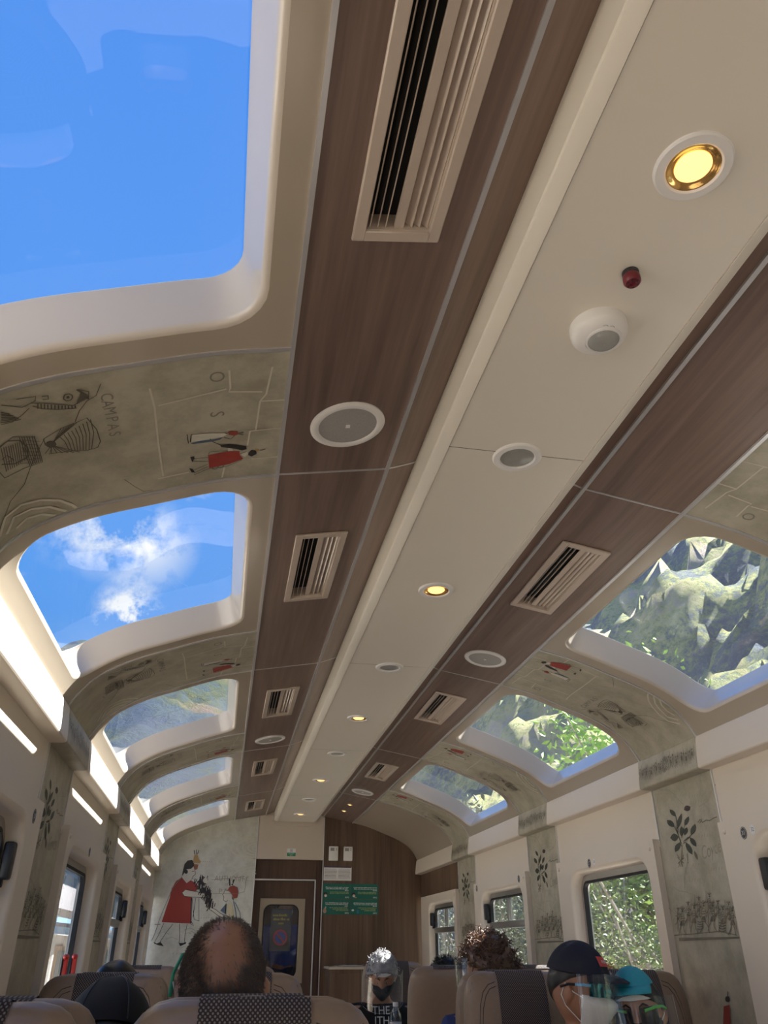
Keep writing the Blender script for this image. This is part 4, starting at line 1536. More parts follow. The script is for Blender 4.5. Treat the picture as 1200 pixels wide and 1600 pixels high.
WIN_TOP = 0.335
window_things = {}
for side in (-1, 1):
    sw = wall[side]
    for k in range(-3, 4):
        y0, y1 = seam(k), (seam(k + 1) if k < 3 else Y_END)
        ys = y1 - STRIP if k < 3 else Y_END
        # pelmet, in a long plain piece and a short printed one
        mb = MB()
        mb.prism([(side * x, H + z) for x, z in PEL], 'y', y0 + 0.002, ys - 0.002)
        mb.build('pelmet_panel', M['cream'], sw, 30)
        # upper wall panel above the window
        up = M['wood_z'] if (k == 3 and side == 1) else M['cream']
        mb = MB()
        mb.box((side * (WALL + 0.0075), (y0 + ys) / 2, H + 0.5), (0.016, ys - y0 - 0.006, 0.25))
        mb.build('upper_wall_panel', up, sw)
        mb = MB()
        mb.box((side * (WALL + 0.012), (y0 + ys) / 2, 0.25), (0.02, ys - y0 - 0.004, 0.56))
        mb.build('lower_wall_panel', M['cream'], sw)
        if k < 3:
            mb = MB()
            mb.prism([(side * x, H + z) for x, z in PEL], 'y', ys + 0.002, y1 - 0.002)
            pp = mb.build('printed_pelmet_panel', M['parch'], sw, 30)
            y_read = ys if side == -1 else y1
            link('printed_drawing', pelmet_drawing(side, y_read), pp)
            mb = MB()
            mb.box((side * (WALL + 0.01), (ys + y1) / 2, (H + 0.61) / 2), (0.02, STRIP + 0.04, H + 0.61))
            pl = mb.build('printed_pillar_panel', M['parch'], sw)
            link('printed_drawing', pillar_print(side, y_read), pl)
            mb = MB()
            G = wall_map(side)(y_read)
            add_text(mb, 'Coyce', 0.07, lambda a, b, off: G(a + 0.3 * (b - 0.325), b, off), 0.37, 0.325, 0.0012, 0, 0.12, sx=0.75)
            mb.build('printed_lettering', PRINT_MATS[PRINT_KEYS.index('faint')], pl, recalc=False)
            for yy in (ys, y1):
                mb = MB()
                mb.box((side * (WALL - 0.001), yy, H + 0.5), (0.008, 0.007, 0.2))
                mb.build('metal_strip', M['metal'], sw)
        # the moulded window surround with its opening, aluminium frame, glass and latch
        w = next_window()
        window_things[(side, k)] = w
        yA, yB = y0 + 0.012, ys - 0.012 if k < 3 else Y_END - 0.1
        F = (lambda u, v, off=0.0, side=side: Vector((side * (WALL - 0.028 - off), v, H + u)))
        hA, hB = y0 + 0.10, min(y0 + 0.93, yB - 0.1)
        mb = MB()
        holed_panel(mb, F, (-0.72, 0.405, yA, yB), (-0.42, WIN_TOP, hA, hB), 0.085, 0.075, 0.018, 0.012, flange=0.032, nu=6)
        mb.build('window_surround', M['cream'], w, 40)
        xg = side * (WALL + 0.035)
        G = (lambda u, v, off=0.0, side=side: Vector((side * (WALL + 0.04 - off), v, H + u)))
        mb = MB()
        loops = []
        for e_, off in ((0.012, 0.0), (0.012, 0.018), (-0.024, 0.018), (-0.024, -0.012)):
            loops.append([G(p[0], p[1], off) for p in round_rect(-0.42 + 0.012 - e_, WIN_TOP - 0.012 + e_, hA + 0.012 - e_, hB - 0.012 + e_, 0.075 + e_, nu=4, nv=4)])
        mb.loft(loops, True)
        fr = mb.build('aluminium_frame', M['alu'], w, 40)
        mb = MB()
        loops = []
        for e_, off in ((-0.022, 0.019), (-0.022, 0.021), (-0.034, 0.021), (-0.034, 0.0)):
            loops.append([G(p[0], p[1], off) for p in round_rect(-0.42 + 0.012 - e_, WIN_TOP - 0.012 + e_, hA + 0.012 - e_, hB - 0.012 + e_, 0.075 + e_, nu=4, nv=4)])
        mb.loft(loops, True)
        mb.build('glazing_seal', M['rubber'], w, 40)
        split = not ((side == 1 and k == 1) or (side == -1 and k == 1))
        zb = 0.135
        if split:
            mb = MB()
            mb.box((side * (WALL + 0.03), (hA + hB) / 2, H + zb), (0.03, hB - hA - 0.04, 0.04), 0.004)
            mb.build('transom_bar', M['alu'], w, 40)
            mb = MB()
            mb.box((side * (WALL + 0.032), (hA + hB) / 2 + 0.02, H + (zb + WIN_TOP) / 2), (0.02, 0.026, WIN_TOP - zb - 0.05), 0.003)
            mb.build('sash_bar', M['alu'], w, 40)
            mb = MB()
            mb.box((side * (WALL + 0.032), (hA + hB) / 2 - 0.02, H + (zb + WIN_TOP) / 2), (0.012, 0.012, WIN_TOP - zb - 0.05), 0.002)
            mb.build('sash_bar', M['alu'], w, 40)
            panes = ((-0.40, zb - 0.01, hA + 0.03, hB - 0.03), (zb + 0.01, WIN_TOP - 0.03, hA + 0.03, (hA + hB) / 2), (zb + 0.01, WIN_TOP - 0.03, (hA + hB) / 2 + 0.02, hB - 0.03))
        else:
            panes = ((-0.40, WIN_TOP - 0.03, hA + 0.03, hB - 0.03),)
        for (za, zc, pa, pb) in panes:
            mb = MB()
            mb.box((side * (WALL + 0.045), (pa + pb) / 2, H + (za + zc) / 2), (0.005, pb - pa, zc - za))
            mb.build('glass_pane', M['glass'], w)
        if split:
            mb = MB()
            mb.box((side * (WALL - 0.0), hB - 0.012, H + 0.22), (0.03, 0.04, 0.10), 0.007)
            mb.box((side * (WALL + 0.012), hB - 0.012, H + 0.165), (0.02, 0.018, 0.03), 0.003)
            mb.build('window_latch', M['black'], w, 40)
        # two small fixing screws of the surround
        for yy in (yA + 0.035, yB - 0.035):
            mb = MB()
            T = Matrix.Translation((side * (WALL - 0.028), yy, H + 0.37)) @ Matrix.Rotation(-side * pi / 2, 4, 'Y')
            mb.lathe([(0.0001, 0.006), (0.006, 0.005), (0.009, 0.002), (0.009, -0.002)], 14, M=T)
            mb.build('screw_cap', M['cream'], w, 60)

# ------------------------------------------------------------------ end wall and back wall
wall_end = struct('wall_end')
def vault_edge(x0, x1, n=24):
    """points of the ceiling line across the carriage between x0 and x1 (height above camera)"""
    out = []
    for i in range(n + 1):
        x = x0 + (x1 - x0) * i / n
        ax = abs(x)
        if ax <= 0.272: z = 1.145
        elif ax <= 0.552: z = 1.09 - 0.05 * (ax - 0.27) / 0.28 + 0.008
        elif ax <= 1.18:
            for j in range(len(_C) - 1):
                if _C[j].x <= ax <= _C[j + 1].x:
                    z = _C[j].y + (_C[j + 1].y - _C[j].y) * (ax - _C[j].x) / max(1e-6, (_C[j + 1].x - _C[j].x)) + 0.006
                    break
        else: z = 0.715
        out.append((x, H + z))
    return out
mb = MB()
mb.prism([(-WALL - 0.03, 0), (-0.335, 0)] + list(reversed(vault_edge(-WALL - 0.03, -0.335))), 'y', Y_END, Y_END + 0.04)
mural = mb.build('mural_panel', M['mural'], wall_end)
G = lambda a, b, off=0.0: Vector((a, Y_END - off, H + b))
link('printed_drawing', print_mesh('printed_drawing', MURAL_PRINT, G, base=0.001, step=0.000015), mural)
mb = MB()
for s, size, a, b, sx in (('AUTHORITY', 0.058, -0.535, 0.545, 0.92), ('of', 0.04, -0.575, 0.50, 1.0), ('P E', 0.06, -0.60, 0.44, 1.0)):
    add_text(mb, s, size, G, a, b, 0.0006, 0, sx=sx)
mb.build('printed_lettering', PRINT_MATS[PRINT_KEYS.index('faint')], mural, recalc=False)
mb = MB()
mb.prism([(0.287, 0), (WALL + 0.03, 0)] + list(reversed(vault_edge(0.287, WALL + 0.03))), 'y', Y_END, Y_END + 0.04)
mb.build('wood_panel', M['wood_z'], wall_end)
mb = MB()
mb.prism([(-0.330, H + 0.711), (0.280, H + 0.711)] + list(reversed(vault_edge(-0.330, 0.280))), 'y', Y_END - 0.004, Y_END + 0.04)
mb.build('header_panel', M['beige_wall'], wall_end)
for x in (-0.3325, 0.2835):
    mb = MB()
    mb.box((x, Y_END - 0.004, (H + 1.08) / 2), (0.008, 0.012, H + 1.08))
    mb.build('metal_strip', M['metal'], wall_end)
# recessed surround of the door
RD = 0.07
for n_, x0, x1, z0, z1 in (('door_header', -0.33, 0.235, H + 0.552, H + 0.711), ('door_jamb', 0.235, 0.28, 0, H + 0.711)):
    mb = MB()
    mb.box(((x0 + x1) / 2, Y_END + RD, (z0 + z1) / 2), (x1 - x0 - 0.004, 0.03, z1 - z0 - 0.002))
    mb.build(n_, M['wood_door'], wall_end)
mb = MB()
mb.box((-0.33, Y_END + 0.04, (H + 0.71) / 2), (0.006, 0.08, H + 0.71))
mb.box((0.283, Y_END + 0.06, (H + 0.71) / 2), (0.006, 0.05, H + 0.71))
mb.build('door_reveal', M['wood_door'], wall_end)
mb = MB()
mb.box((-0.05, Y_END + 0.04, H + 0.713), (0.62, 0.08, 0.006))
mb.build('door_reveal', M['wood_door'], wall_end)
mb = MB()
mb.box((-0.048, Y_END + RD - 0.02, H + 0.545), (0.55, 0.02, 0.012))
mb.box((0.224, Y_END + RD - 0.02, (H + 0.545) / 2), (0.012, 0.02, H + 0.545))
mb.build('metal_door_edge', M['metal'], wall_end)

door = struct('door_1')
mb = MB()
F = lambda u, v, off=0.0: Vector((v, Y_END + RD - off, H + u))
holed_panel(mb, F, (-H + 0.01, 0.535, -0.325, 0.215), (-0.235, 0.355, -0.232, 0.095), 0.07, 0.04, 0.004, 0.0, flange=0.02, nu=6)
mb.build('door_leaf', M['wood_door'], door, 40)
mb = MB()
F2 = lambda u, v, off=0.0: Vector((v, Y_END + RD - 0.012 - off, H + u))
holed_panel(mb, F2, (-0.262, 0.393, -0.262, 0.142), (-0.225, 0.345, -0.226, 0.09), 0.065, 0.03, 0.008, 0.0, flange=0.012, nu=6)
mb.build('window_frame', M['door_frame'], door, 40)
mb = MB()
loops = []
for e_, off in ((0.002, -0.012), (0.002, -0.008), (-0.008, -0.008), (-0.008, -0.02)):
    loops.append([F2(p[0], p[1], off) for p in round_rect(-0.225 - e_, 0.345 + e_, -0.226 - e_, 0.09 + e_, 0.065 + e_, nu=4, nv=4)])
mb.loft(loops, True)
mb.build('window_seal', M['rubber'], door, 40)
mb = MB()
mb.box((-0.068, Y_END + RD + 0.012, H + 0.06), (0.33, 0.004, 0.60))
mb.build('glass_pane', M['glass'], door)
# vestibule beyond the door
mb = MB()
vx = 0.75
for c, s in (((0, Y_END + 1.6, 1.15), (2 * vx, 0.04, 2.3)), ((-vx, Y_END + 0.85, 1.15), (0.04, 1.5, 2.3)), ((vx, Y_END + 0.85, 1.15), (0.04, 1.5, 2.3)), ((0, Y_END + 0.85, 2.3), (2 * vx, 1.5, 0.04)), ((0, Y_END + 0.85, -0.02), (2 * vx, 1.5, 0.04))):
    mb.box(c, s)
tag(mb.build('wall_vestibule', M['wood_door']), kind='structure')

# the wall behind the camera: the same carriage end, plain
mb = MB()
mb.prism([(-WALL - 0.03, 0), (WALL + 0.03, 0)] + list(reversed(vault_edge(-WALL - 0.03, WALL + 0.03, 60))), 'y', Y_BACK - 0.04, Y_BACK)
tag(mb.build('wall_back', M['beige_wall']), kind='structure')

# ------------------------------------------------------------------ ceiling fittings
def make_vent(length=0.50, width=0.155):
    root = empty('air_vent')
    mb = MB()
    b = 0.022
    for sx in (-1, 1):
        mb.box((sx * (width / 2 - b / 2), 0, -0.003), (b, length, 0.008), 0.002, 1)
    for sy in (-1, 1):
        mb.box((0, sy * (length / 2 - b / 2), -0.003), (width - 2 * b + 0.004, b, 0.008), 0.002, 1)
    # inner walls of the frame
    for sx in (-1, 1):
        mb.box((sx * (width / 2 - b), 0, 0.019), (0.002, length - 2 * b, 0.042))
    for sy in (-1, 1):
        mb.box((0, sy * (length / 2 - b), 0.019), (width - 2 * b, 0.002, 0.042))
    mb.build('frame', M['vent'], root, 40)
    mb = MB()
    mb.box((0, 0, 0.045), (width - 2 * b, length - 2 * b, 0.02))
    mb.build('duct_opening', M['duct'], root)
    mb = MB()
    mb.box((0.003, 0, 0.006), (0.017, length - 2 * b, 0.006), 0.001, 1)
    mb.build('divider_bar', M['vent'], root, 40)
    inner = width / 2 - b
    me_l = MB().box((0, 0, 0), (0.0018, length - 2 * b - 0.004, 0.020)).mesh('slat')
    me_r = MB().box((0, 0, 0), (0.0020, length - 2 * b - 0.004, 0.020)).mesh('slat')
    for me in (me_l, me_r):
        me.materials.append(M['vent'])
    for i in range(3):
        o = link('slat', me_l, root)
        o.location = (-inner + 0.011 + 0.0135 * i, 0, 0.012)
        o.rotation_euler = (0, radians(20), 0)
        o = link('slat', me_r, root)
        o.location = (inner - 0.008 - 0.0135 * i, 0, 0.012)
        o.rotation_euler = (0, radians(-40), 0)
    return root

def wood_place(o, side, x, y):
    o.location = (side * x, y, wood_z_at(x) - 0.001)
    o.rotation_euler = (0, side * SLOPE, 0)

vent0 = make_vent()
vents = [(-1, 0.655, 'long beige air vent at the top edge, above the big roof window'),
         (-1, 2.25, 'beige air vent beside the cloudy sky roof window'),
         (-1, 3.83, 'beige air vent just before the far small round speaker, sky side'),
         (-1, 5.43, 'fourth beige air vent along the sky side of the ceiling'),
         (-1, 7.03, 'smallest farthest air vent, above the mural wall'),
         (1, 2.19, 'largest air vent on the mountain side of the ceiling'),
         (1, 3.79, 'middle air vent on the mountain side, past the round speaker'),
         (1, 5.43, 'far air vent on the mountain side, just before a speaker')]
for i, (s, y, lab) in enumerate(vents):
    o = vent0 if i == 0 else copy_tree(vent0)
    wood_place(o, s, 0.402, y)
    tag(o, lab, 'air vent', 'air vents along the ceiling')

def make_speaker():
    root = empty('ceiling_speaker')
    mb = MB()
    R = 0.088
    mb.lathe([(R, 0.001), (R, -0.003), (R - 0.004, -0.006), (R - 0.014, -0.007), (R - 0.019, -0.004), (R - 0.02, 0.0)], 48)
    mb.build('rim', M['white'], root, 40)
    mb = MB()
    mb.lathe([(R - 0.018, -0.003), (0.04, -0.0035), (0.001, -0.0035)], 48)
    mb.build('grille', M['grille'], root, 60)
    mb = MB()
    mb.box((0, 0, -0.0045), (0.010, 0.010, 0.002))
    mb.build('badge', M['white'], root)
    return root
sp0 = make_speaker()
for i, (s, y, lab) in enumerate([(-1, 1.455, 'large round ceiling speaker beside the printed strip, sky side'),
                                 (-1, 4.62, 'small distant round ceiling speaker, sky side'),
                                 (1, 3.0, 'round ceiling speaker between two vents on the mountain side'),
                                 (1, 6.24, 'farthest round ceiling speaker, by the two tiny spotlights')]):
    o = sp0 if i == 0 else copy_tree(sp0)
    wood_place(o, s, 0.405, y)
    tag(o, lab, 'speaker', 'round ceiling speakers')

def make_downlight(lit):
    root = empty('downlight')
    R, r = 0.0585, 0.040
    mb = MB()
    mb.lathe([(R, 0.0), (R, -0.003), (R - 0.003, -0.006), (r + 0.003, -0.007), (r, -0.004), (r, 0.0)], 48)
    mb.build('trim_ring', M['white'], root, 40)
    mb = MB()
    if lit:
        mb.lathe([(r, -0.004), (r - 0.003, -0.0035), (0.034, -0.0015), (0.029, -0.0005), (0.024, -0.0003)], 48)
        mb.build('reflector', M['amber'], root, 60)
        mb = MB()
        mb.lathe([(0.0275, -0.0012), (0.024, -0.004), (0.014, -0.0065), (0.0005, -0.0075)], 32)
        mb.build('bulb', M['bulb'], root, 60)
    else:
        mb.lathe([(r + 0.001, -0.002), (0.03, -0.0035), (0.015, -0.005), (0.0005, -0.0055)], 48)
        mb.build('lens', M['lens'], root, 60)
    return root
dl_lit, dl_off = make_downlight(True), make_downlight(False)
lights = [(0.65, 1, 'big glowing amber downlight nearest the camera, by the red alarm'), (1.447, 0, 'unlit grey downlight on the panel seam, below the white sensor'),
          (2.245, 1, 'second glowing downlight along the white centre panel'), (3.05, 0, 'second unlit downlight along the white centre panel'),
          (3.88, 1, 'third glowing downlight along the white centre panel'), (4.71, 0, 'third unlit downlight along the white centre panel'),
          (5.57, 1, 'fourth glowing downlight along the white centre panel'), (6.38, 0, 'farthest unlit downlight on the white centre panel'),
          (7.15, 1, 'farthest glowing downlight, at the end of the centre panel')]
seen = set()
for y, lit, lab in lights:
    src = dl_lit if lit else dl_off
    o = src if lit not in seen else copy_tree(src)
    seen.add(lit)
    o.location = (0.003, y, H + 1.0205)
    tag(o, lab, 'ceiling light', 'downlights in the centre panel')

def make_spot():
    root = empty('spotlight')
    mb = MB()
    mb.lathe([(0.024, 0.0), (0.024, -0.002), (0.021, -0.004), (0.015, -0.003)], 28)
    mb.build('trim_ring', M['metal'], root, 40)
    mb = MB()
    mb.lathe([(0.0155, -0.002), (0.010, -0.005), (0.0005, -0.006)], 24)
    mb.build('bulb', M['bulb'], root, 60)
    return root
s0 = make_spot()
for i, (y, lab) in enumerate([(6.87, 'tiny lit spotlight in the wood ceiling, just past the far speaker'), (7.22, 'tiny lit spotlight in the wood ceiling, nearest the end wall')]):
    o = s0 if i == 0 else copy_tree(s0)
    wood_place(o, 1, 0.396, y)
    tag(o, lab, 'ceiling light', 'tiny spotlights by the end wall')

root = empty('alarm_sounder', (0.006, 0.862, H + 1.0205))
tag(root, 'small dark red alarm sounder on the white centre panel', 'alarm')
mb = MB()
mb.lathe([(0.0145, 0), (0.0145, -0.006), (0.0125, -0.008), (0.0125, -0.010)], 28)
mb.build('base', M['black'], root, 40)
mb = MB()
mb.lathe([(0.0145, -0.009), (0.0150, -0.012), (0.0150, -0.022), (0.012, -0.026), (0.006, -0.0265), (0.005, -0.024), (0.0005, -0.024)], 28)
mb.build('cap', M['red_plastic'], root, 40)
for i in range(6):
    a = 2 * pi * i / 6
    mb = MB()
    mb.box((0.009 * cos(a), 0.009 * sin(a), -0.0265), (0.003, 0.003, 0.001))
    mb.build('sound_slot', M['black'], root)

root = empty('motion_sensor', (0.007, 0.998, H + 1.0205))
tag(root, 'round white dome sensor with grey lens on the ceiling', 'sensor')
mb = MB()
mb.lathe([(0.0530, 0), (0.0532, -0.012), (0.0525, -0.019), (0.050, -0.025), (0.044, -0.0305), (0.036, -0.0345), (0.028, -0.036)], 48, M=None)
mb.build('housing', M['white'], root, 40)
mb = MB()
T = Matrix.Translation((0.004, -0.004, 0))
mb.lathe([(0.0335, -0.0335), (0.0325, -0.0375), (0.029, -0.0385), (0.0285, -0.037)], 40, M=T)
mb.build('lens_ring', M['white'], root, 40)
mb = MB()
mb.lathe([(0.0288, -0.037), (0.025, -0.042), (0.017, -0.0455), (0.008, -0.047), (0.0005, -0.0475)], 36, M=T)
mb.build('lens', M['lens'], root, 60)
mb = MB()
mb.lathe([(0.0025, -0.030), (0.0023, -0.0318), (0.0005, -0.032)], 12, M=Matrix.Translation((-0.034, -0.018, 0.001)))
mb.build('indicator_hole', M['black'], root)
mb = MB()
G = lambda a, b, off: Vector((a, -b, -0.0352 - off))
for cx in (-0.006, 0.006):
    Lp = [(cx + 0.005 * cos(2 * pi * i / 14), -0.037 + 0.005 * sin(2 * pi * i / 14)) for i in range(15)]
    a_, b_ = ribbon(Lp, 0.0012)
    mb.add([Vector((p.x, -p.y - 0.072, -0.0335)) for p in a_] + [Vector((p.x, -p.y - 0.072, -0.0335)) for p in b_], [(j, j + 1, 15 + j + 1, 15 + j) for j in range(14)])
mb.build('printed_marks', M['ink_grey'], root, recalc=False)

# ------------------------------------------------------------------ things on the end wall
EW = lambda y: (lambda a, b, off=0.0: Vector((a, y - off, H + b)))
def flat_sign(name, x0, x1, z0, z1, mat, label, cat, thick=0.003, y=Y_END, group=None, r=0.0):
    root = empty(name, ((x0 + x1) / 2, y, H + z0))
    mb = MB()
    mb.box((0, -thick / 2 - 0.0005, (z1 - z0) / 2), (x1 - x0, thick, z1 - z0), r)
    mb.build('board', mat, root)
    tag(root, label, cat, group)
    F = lambda a, b, off=0.0: Vector((a, -thick - 0.0007 - off, b))
    return root, F

def bars(mb, F, x0, x1, z, h, mi=0, n=9, gap=0.3, seed=0, off=0.0):
    """a line of tiny lettering: word-length strokes"""
    r3 = random.Random(seed)
    x = x0
    while x < x1 - h:
        w = r3.uniform(1.2, 4.2) * h
        w = min(w, x1 - x)
        xx = x
        while xx < x + w - h * 0.25:
            q = h * r3.uniform(0.35, 0.6)
            hh = h * r3.choice((0.7, 0.7, 1.0))
            mb.add([F(xx, z, off), F(xx + q, z, off), F(xx + q, z + hh, off), F(xx, z + hh, off)], [(0, 1, 2, 3)], mi)
            xx += q + h * 0.15
        x += w + h * 0.55

t, F = flat_sign('exit_sign', -0.052, 0.026, 0.737, 0.803, M['paper'], 'small green and white exit sign above the door', 'sign', y=Y_END - 0.004)
mb = MB()
mb.add([F(-0.039, 0.001), F(0.039, 0.001), F(0.039, 0.031), F(-0.039, 0.031)], [(0, 1, 2, 3)], 0)
add_text(mb, 'SALIDA', 0.017, F, 0, 0.0215, 0.0004, 1)
add_text(mb, 'EXIT', 0.013, F, 0, 0.008, 0.0004, 1)
for x0, x1, z0, z1 in ((-0.012, -0.009, 0.036, 0.058), (0.009, 0.012, 0.036, 0.058), (-0.012, 0.012, 0.058, 0.061), (-0.003, 0.001, 0.045, 0.053)):
    mb.add([F(x0, z0, 0.0004), F(x1, z0, 0.0004), F(x1, z1, 0.0004), F(x0, z1, 0.0004)], [(0, 1, 2, 3)], 2)
for a, b, c, d in ((0, .045, -.006, .036), (0, .045, .006, .037), (0, .052, .007, .046), (0, .052, -.007, .047)):
    p, q = ribbon([(a, b), (c, d)], 0.003)
    mb.add([F(v.x, v.y, 0.0005) for v in p] + [F(v.x, v.y, 0.0005) for v in q], [(0, 1, 3, 2)], 2)
mb.build('printed_lettering', [M['exit_green'], M['ink_white'], M['ink_grey']], t, recalc=False)

for i, (x0, x1, lab) in enumerate(((0.334, 0.420, 'white wall thermostat next to the door frame'), (0.472, 0.554, 'white wall thermostat farther from the door frame'))):
    root = empty('thermostat', ((x0 + x1) / 2, Y_END, H + 0.707))
    tag(root, lab, 'thermostat', 'pair of wall thermostats')
    mb = MB()
    mb.box((0, -0.012, 0.061), (x1 - x0, 0.024, 0.122), 0.005)
    mb.build('housing', M['white'], root, 40)
    mb = MB()
    mb.box((-0.012, -0.0245, 0.095), (0.036, 0.002, 0.026), 0.0)
    mb.build('display', M['lens'], root)
    for zz in (0.102, 0.09):
        mb = MB()
        mb.box((0.025, -0.0245, zz), (0.009, 0.003, 0.007), 0.001)
        mb.build('button', M['ink_grey'], root)

t, F = flat_sign('printed_notice', 0.293, 0.551, 0.541, 0.657, M['paper'], 'white printed notice in two columns under the thermostats', 'notice')
mb = MB()
mb.add([F(-0.127, 0.108), F(0.127, 0.108), F(0.127, 0.116), F(-0.127, 0.116)], [(0, 1, 2, 3)], 1)
for c in (-0.118, 0.008):
    for j in range(13):
        if j in (4, 9): continue
        bars(mb, F, c, c + 0.108, 0.096 - j * 0.0066, 0.0035, 0, seed=j + int(c * 100))
    for j in (4, 9):
        bars(mb, F, c, c + 0.108, 0.096 - j * 0.0066, 0.0048, 2, seed=j)
mb.build('printed_lettering', [M['ink_grey'], M['ink_navy'], M['black']], t, recalc=False)

gx = (0.287, 0.5445, 0.804)
gz = (0.263, 0.390, 0.518)
gp = [(0, 1, 'top green safety poster nearer the door', 'mask'), (1, 1, 'top green safety poster farther from the door', 'mask'), (0, 0, 'lower green poster with a hand drawing, nearer the door', 'hand'), (1, 0, 'lower green poster with pale and blue shapes, farther from the door', 'box')]
M['skin_print'] = plain('print_skin', (0.55, 0.33, 0.22, 1), 0.6)
M['blue_print'] = plain('print_blue', (0.03, 0.20, 0.32, 1), 0.6)
for i, j, lab, pic in gp:
    t, F = flat_sign('green_poster', gx[i] + 0.002, gx[i + 1] - 0.002, gz[j] + 0.002, gz[j + 1] - 0.002, M['green_poster'], lab, 'poster', group='four green safety posters')
    mb = MB()
    w2 = (gx[1] - gx[0]) / 2
    for r_ in range(3):
        bars(mb, F, (-0.10 if r_ < 2 else 0.07) + 0.004 * r_, 0.115, 0.090 - 0.012 * r_, 0.0075, 0, seed=i * 9 + j * 5 + r_)
    for r_ in range(2 if j else 3):
        bars(mb, F, -0.06 + 0.03 * r_ * (1 - j), 0.112, 0.052 - 0.011 * r_, 0.0065, 1, seed=i * 3 + j * 7 + r_ + 40)
    add_text(mb, 'IRPG', 0.017, F, 0.098, 0.012, 0.0003, 0)
    def blob(cx, cz, rx, rz, mi, n=14, off=0.0004):
        m_ = MB()
        m_.add([F(cx + rx * cos(2 * pi * q / n), cz + rz * sin(2 * pi * q / n), off) for q in range(n)], [tuple(range(n))])
        m_.build('printed_picture', (M['ink_white'], M['ink_yellow'], M['skin_print'], M['black'], M['blue_print'])[mi], t, recalc=False)
    if pic == 'mask':
        blob(-0.10, 0.034, 0.018, 0.020, 3)
        blob(-0.098, 0.026, 0.014, 0.013, 2, off=0.0006)
        blob(-0.098, 0.023, 0.010, 0.008, 0, off=0.0008)
        if i == 1: blob(-0.082, 0.012, 0.012, 0.004, 2)
    elif pic == 'hand':
        blob(-0.102, 0.028, 0.016, 0.018, 2)
        for q in range(4):
            blob(-0.108 + q * 0.005, 0.046, 0.0025, 0.010, 2)
        blob(-0.094, 0.056, 0.004, 0.010, 0)
    else:
        blob(-0.105, 0.036, 0.012, 0.008, 0)
        blob(-0.06, 0.024, 0.011, 0.016, 4)
    mb.build('printed_lettering', [M['ink_white'], M['ink_yellow']], t, recalc=False)

# prohibition sign inside the door window
M['sign_dark'] = plain('dark_sign', (0.035, 0.035, 0.04, 1), 0.5)
M['sign_blue'] = plain('sign_blue', (0.02, 0.05, 0.22, 1), 0.5)
M['sign_red'] = plain('sign_red', (0.40, 0.03, 0.03, 1), 0.5)
M['sign_yellow'] = plain('sign_yellow', (0.42, 0.30, 0.03, 1), 0.5)
t, F = flat_sign('no_entry_sign', -0.155, 0.03, -0.02, 0.31, M['sign_dark'], 'dark notice with a red barred circle behind the door glass', 'sign', y=Y_END + RD + 0.05)
mb = MB()
c0 = Vector((0.0, 0.105))
mb.add([F(c0.x + 0.05 * cos(2 * pi * q / 28), c0.y + 0.05 * sin(2 * pi * q / 28), 0.0003) for q in range(28)], [tuple(range(28))], 0)
ri = [(c0.x + 0.056 * cos(2 * pi * q / 32), c0.y + 0.056 * sin(2 * pi * q / 32)) for q in range(33)]
a_, b_ = ribbon(ri, 0.016)
mb.add([F(p.x, p.y, 0.0006) for p in a_] + [F(p.x, p.y, 0.0006) for p in b_], [(q, q + 1, 33 + q + 1, 33 + q) for q in range(32)], 1)
a_, b_ = ribbon([(-0.04, 0.145), (0.04, 0.065)], 0.014)
mb.add([F(p.x, p.y, 0.0008) for p in a_] + [F(p.x, p.y, 0.0008) for p in b_], [(0, 1, 3, 2)], 1)
for r_, (x0, x1) in enumerate(((-0.075, 0.075), (-0.07, 0.07), (-0.025, 0.025))):
    bars(mb, F, x0, x1, 0.272 - 0.032 * r_, 0.020, 2, seed=60 + r_)
mb.build('printed_marks', [M['sign_blue'], M['sign_red'], M['sign_yellow']], t, recalc=False)

# wooden cabinet with papers by the end wall
root = empty('side_cabinet', (0.47, 7.55, 0))
tag(root, 'low wooden cabinet with pale top against the end wall', 'cabinet')
mb = MB()
mb.box((0, 0, 0.525), (0.28, 0.36, 1.05), 0.004)
mb.build('body', M['wood_z'], root)
mb = MB()
mb.box((0, -0.004, 1.058), (0.30, 0.38, 0.018), 0.003)
mb.build('top', M['beige_wall'], root)
mb = MB()
mb.box((0.0, -0.183, 0.55), (0.262, 0.008, 0.94), 0.002)
dr = mb.build('door', M['wood_z'], root)
mb = MB()
mb.tube([(-0.10, -0.19, 0.62), (-0.10, -0.21, 0.63), (-0.10, -0.21, 0.71), (-0.10, -0.19, 0.72)], 0.005)
mb.build('handle', M['metal'], dr)
for i, (dx, dy, rz, lab) in enumerate(((0.03, -0.05, 0.15, 'sheet of paper lying flat on the wooden cabinet'), (0.05, -0.02, -0.25, 'upper sheet of paper on the wooden cabinet, turned askew'))):
    mb = MB()
    n = 6
    R = []
    for q in range(n + 1):
        x = -0.105 + 0.21 * q / n
        z = 0.003 * abs(sin(q * 1.3)) + 0.004 * i
        R.append([(x, -0.14, z), (x, 0.14, z), (x, 0.14, z + 0.0015), (x, -0.14, z + 0.0015)])
    mb.loft(R, True, (True, True))
    o = mb.build('paper_sheet', M['paper'])
    o.location = (0.47 + dx, 7.55 + dy, 1.0675)
    o.rotation_euler = (0, 0, rz)
    tag(o, lab, 'paper', 'papers on the cabinet')

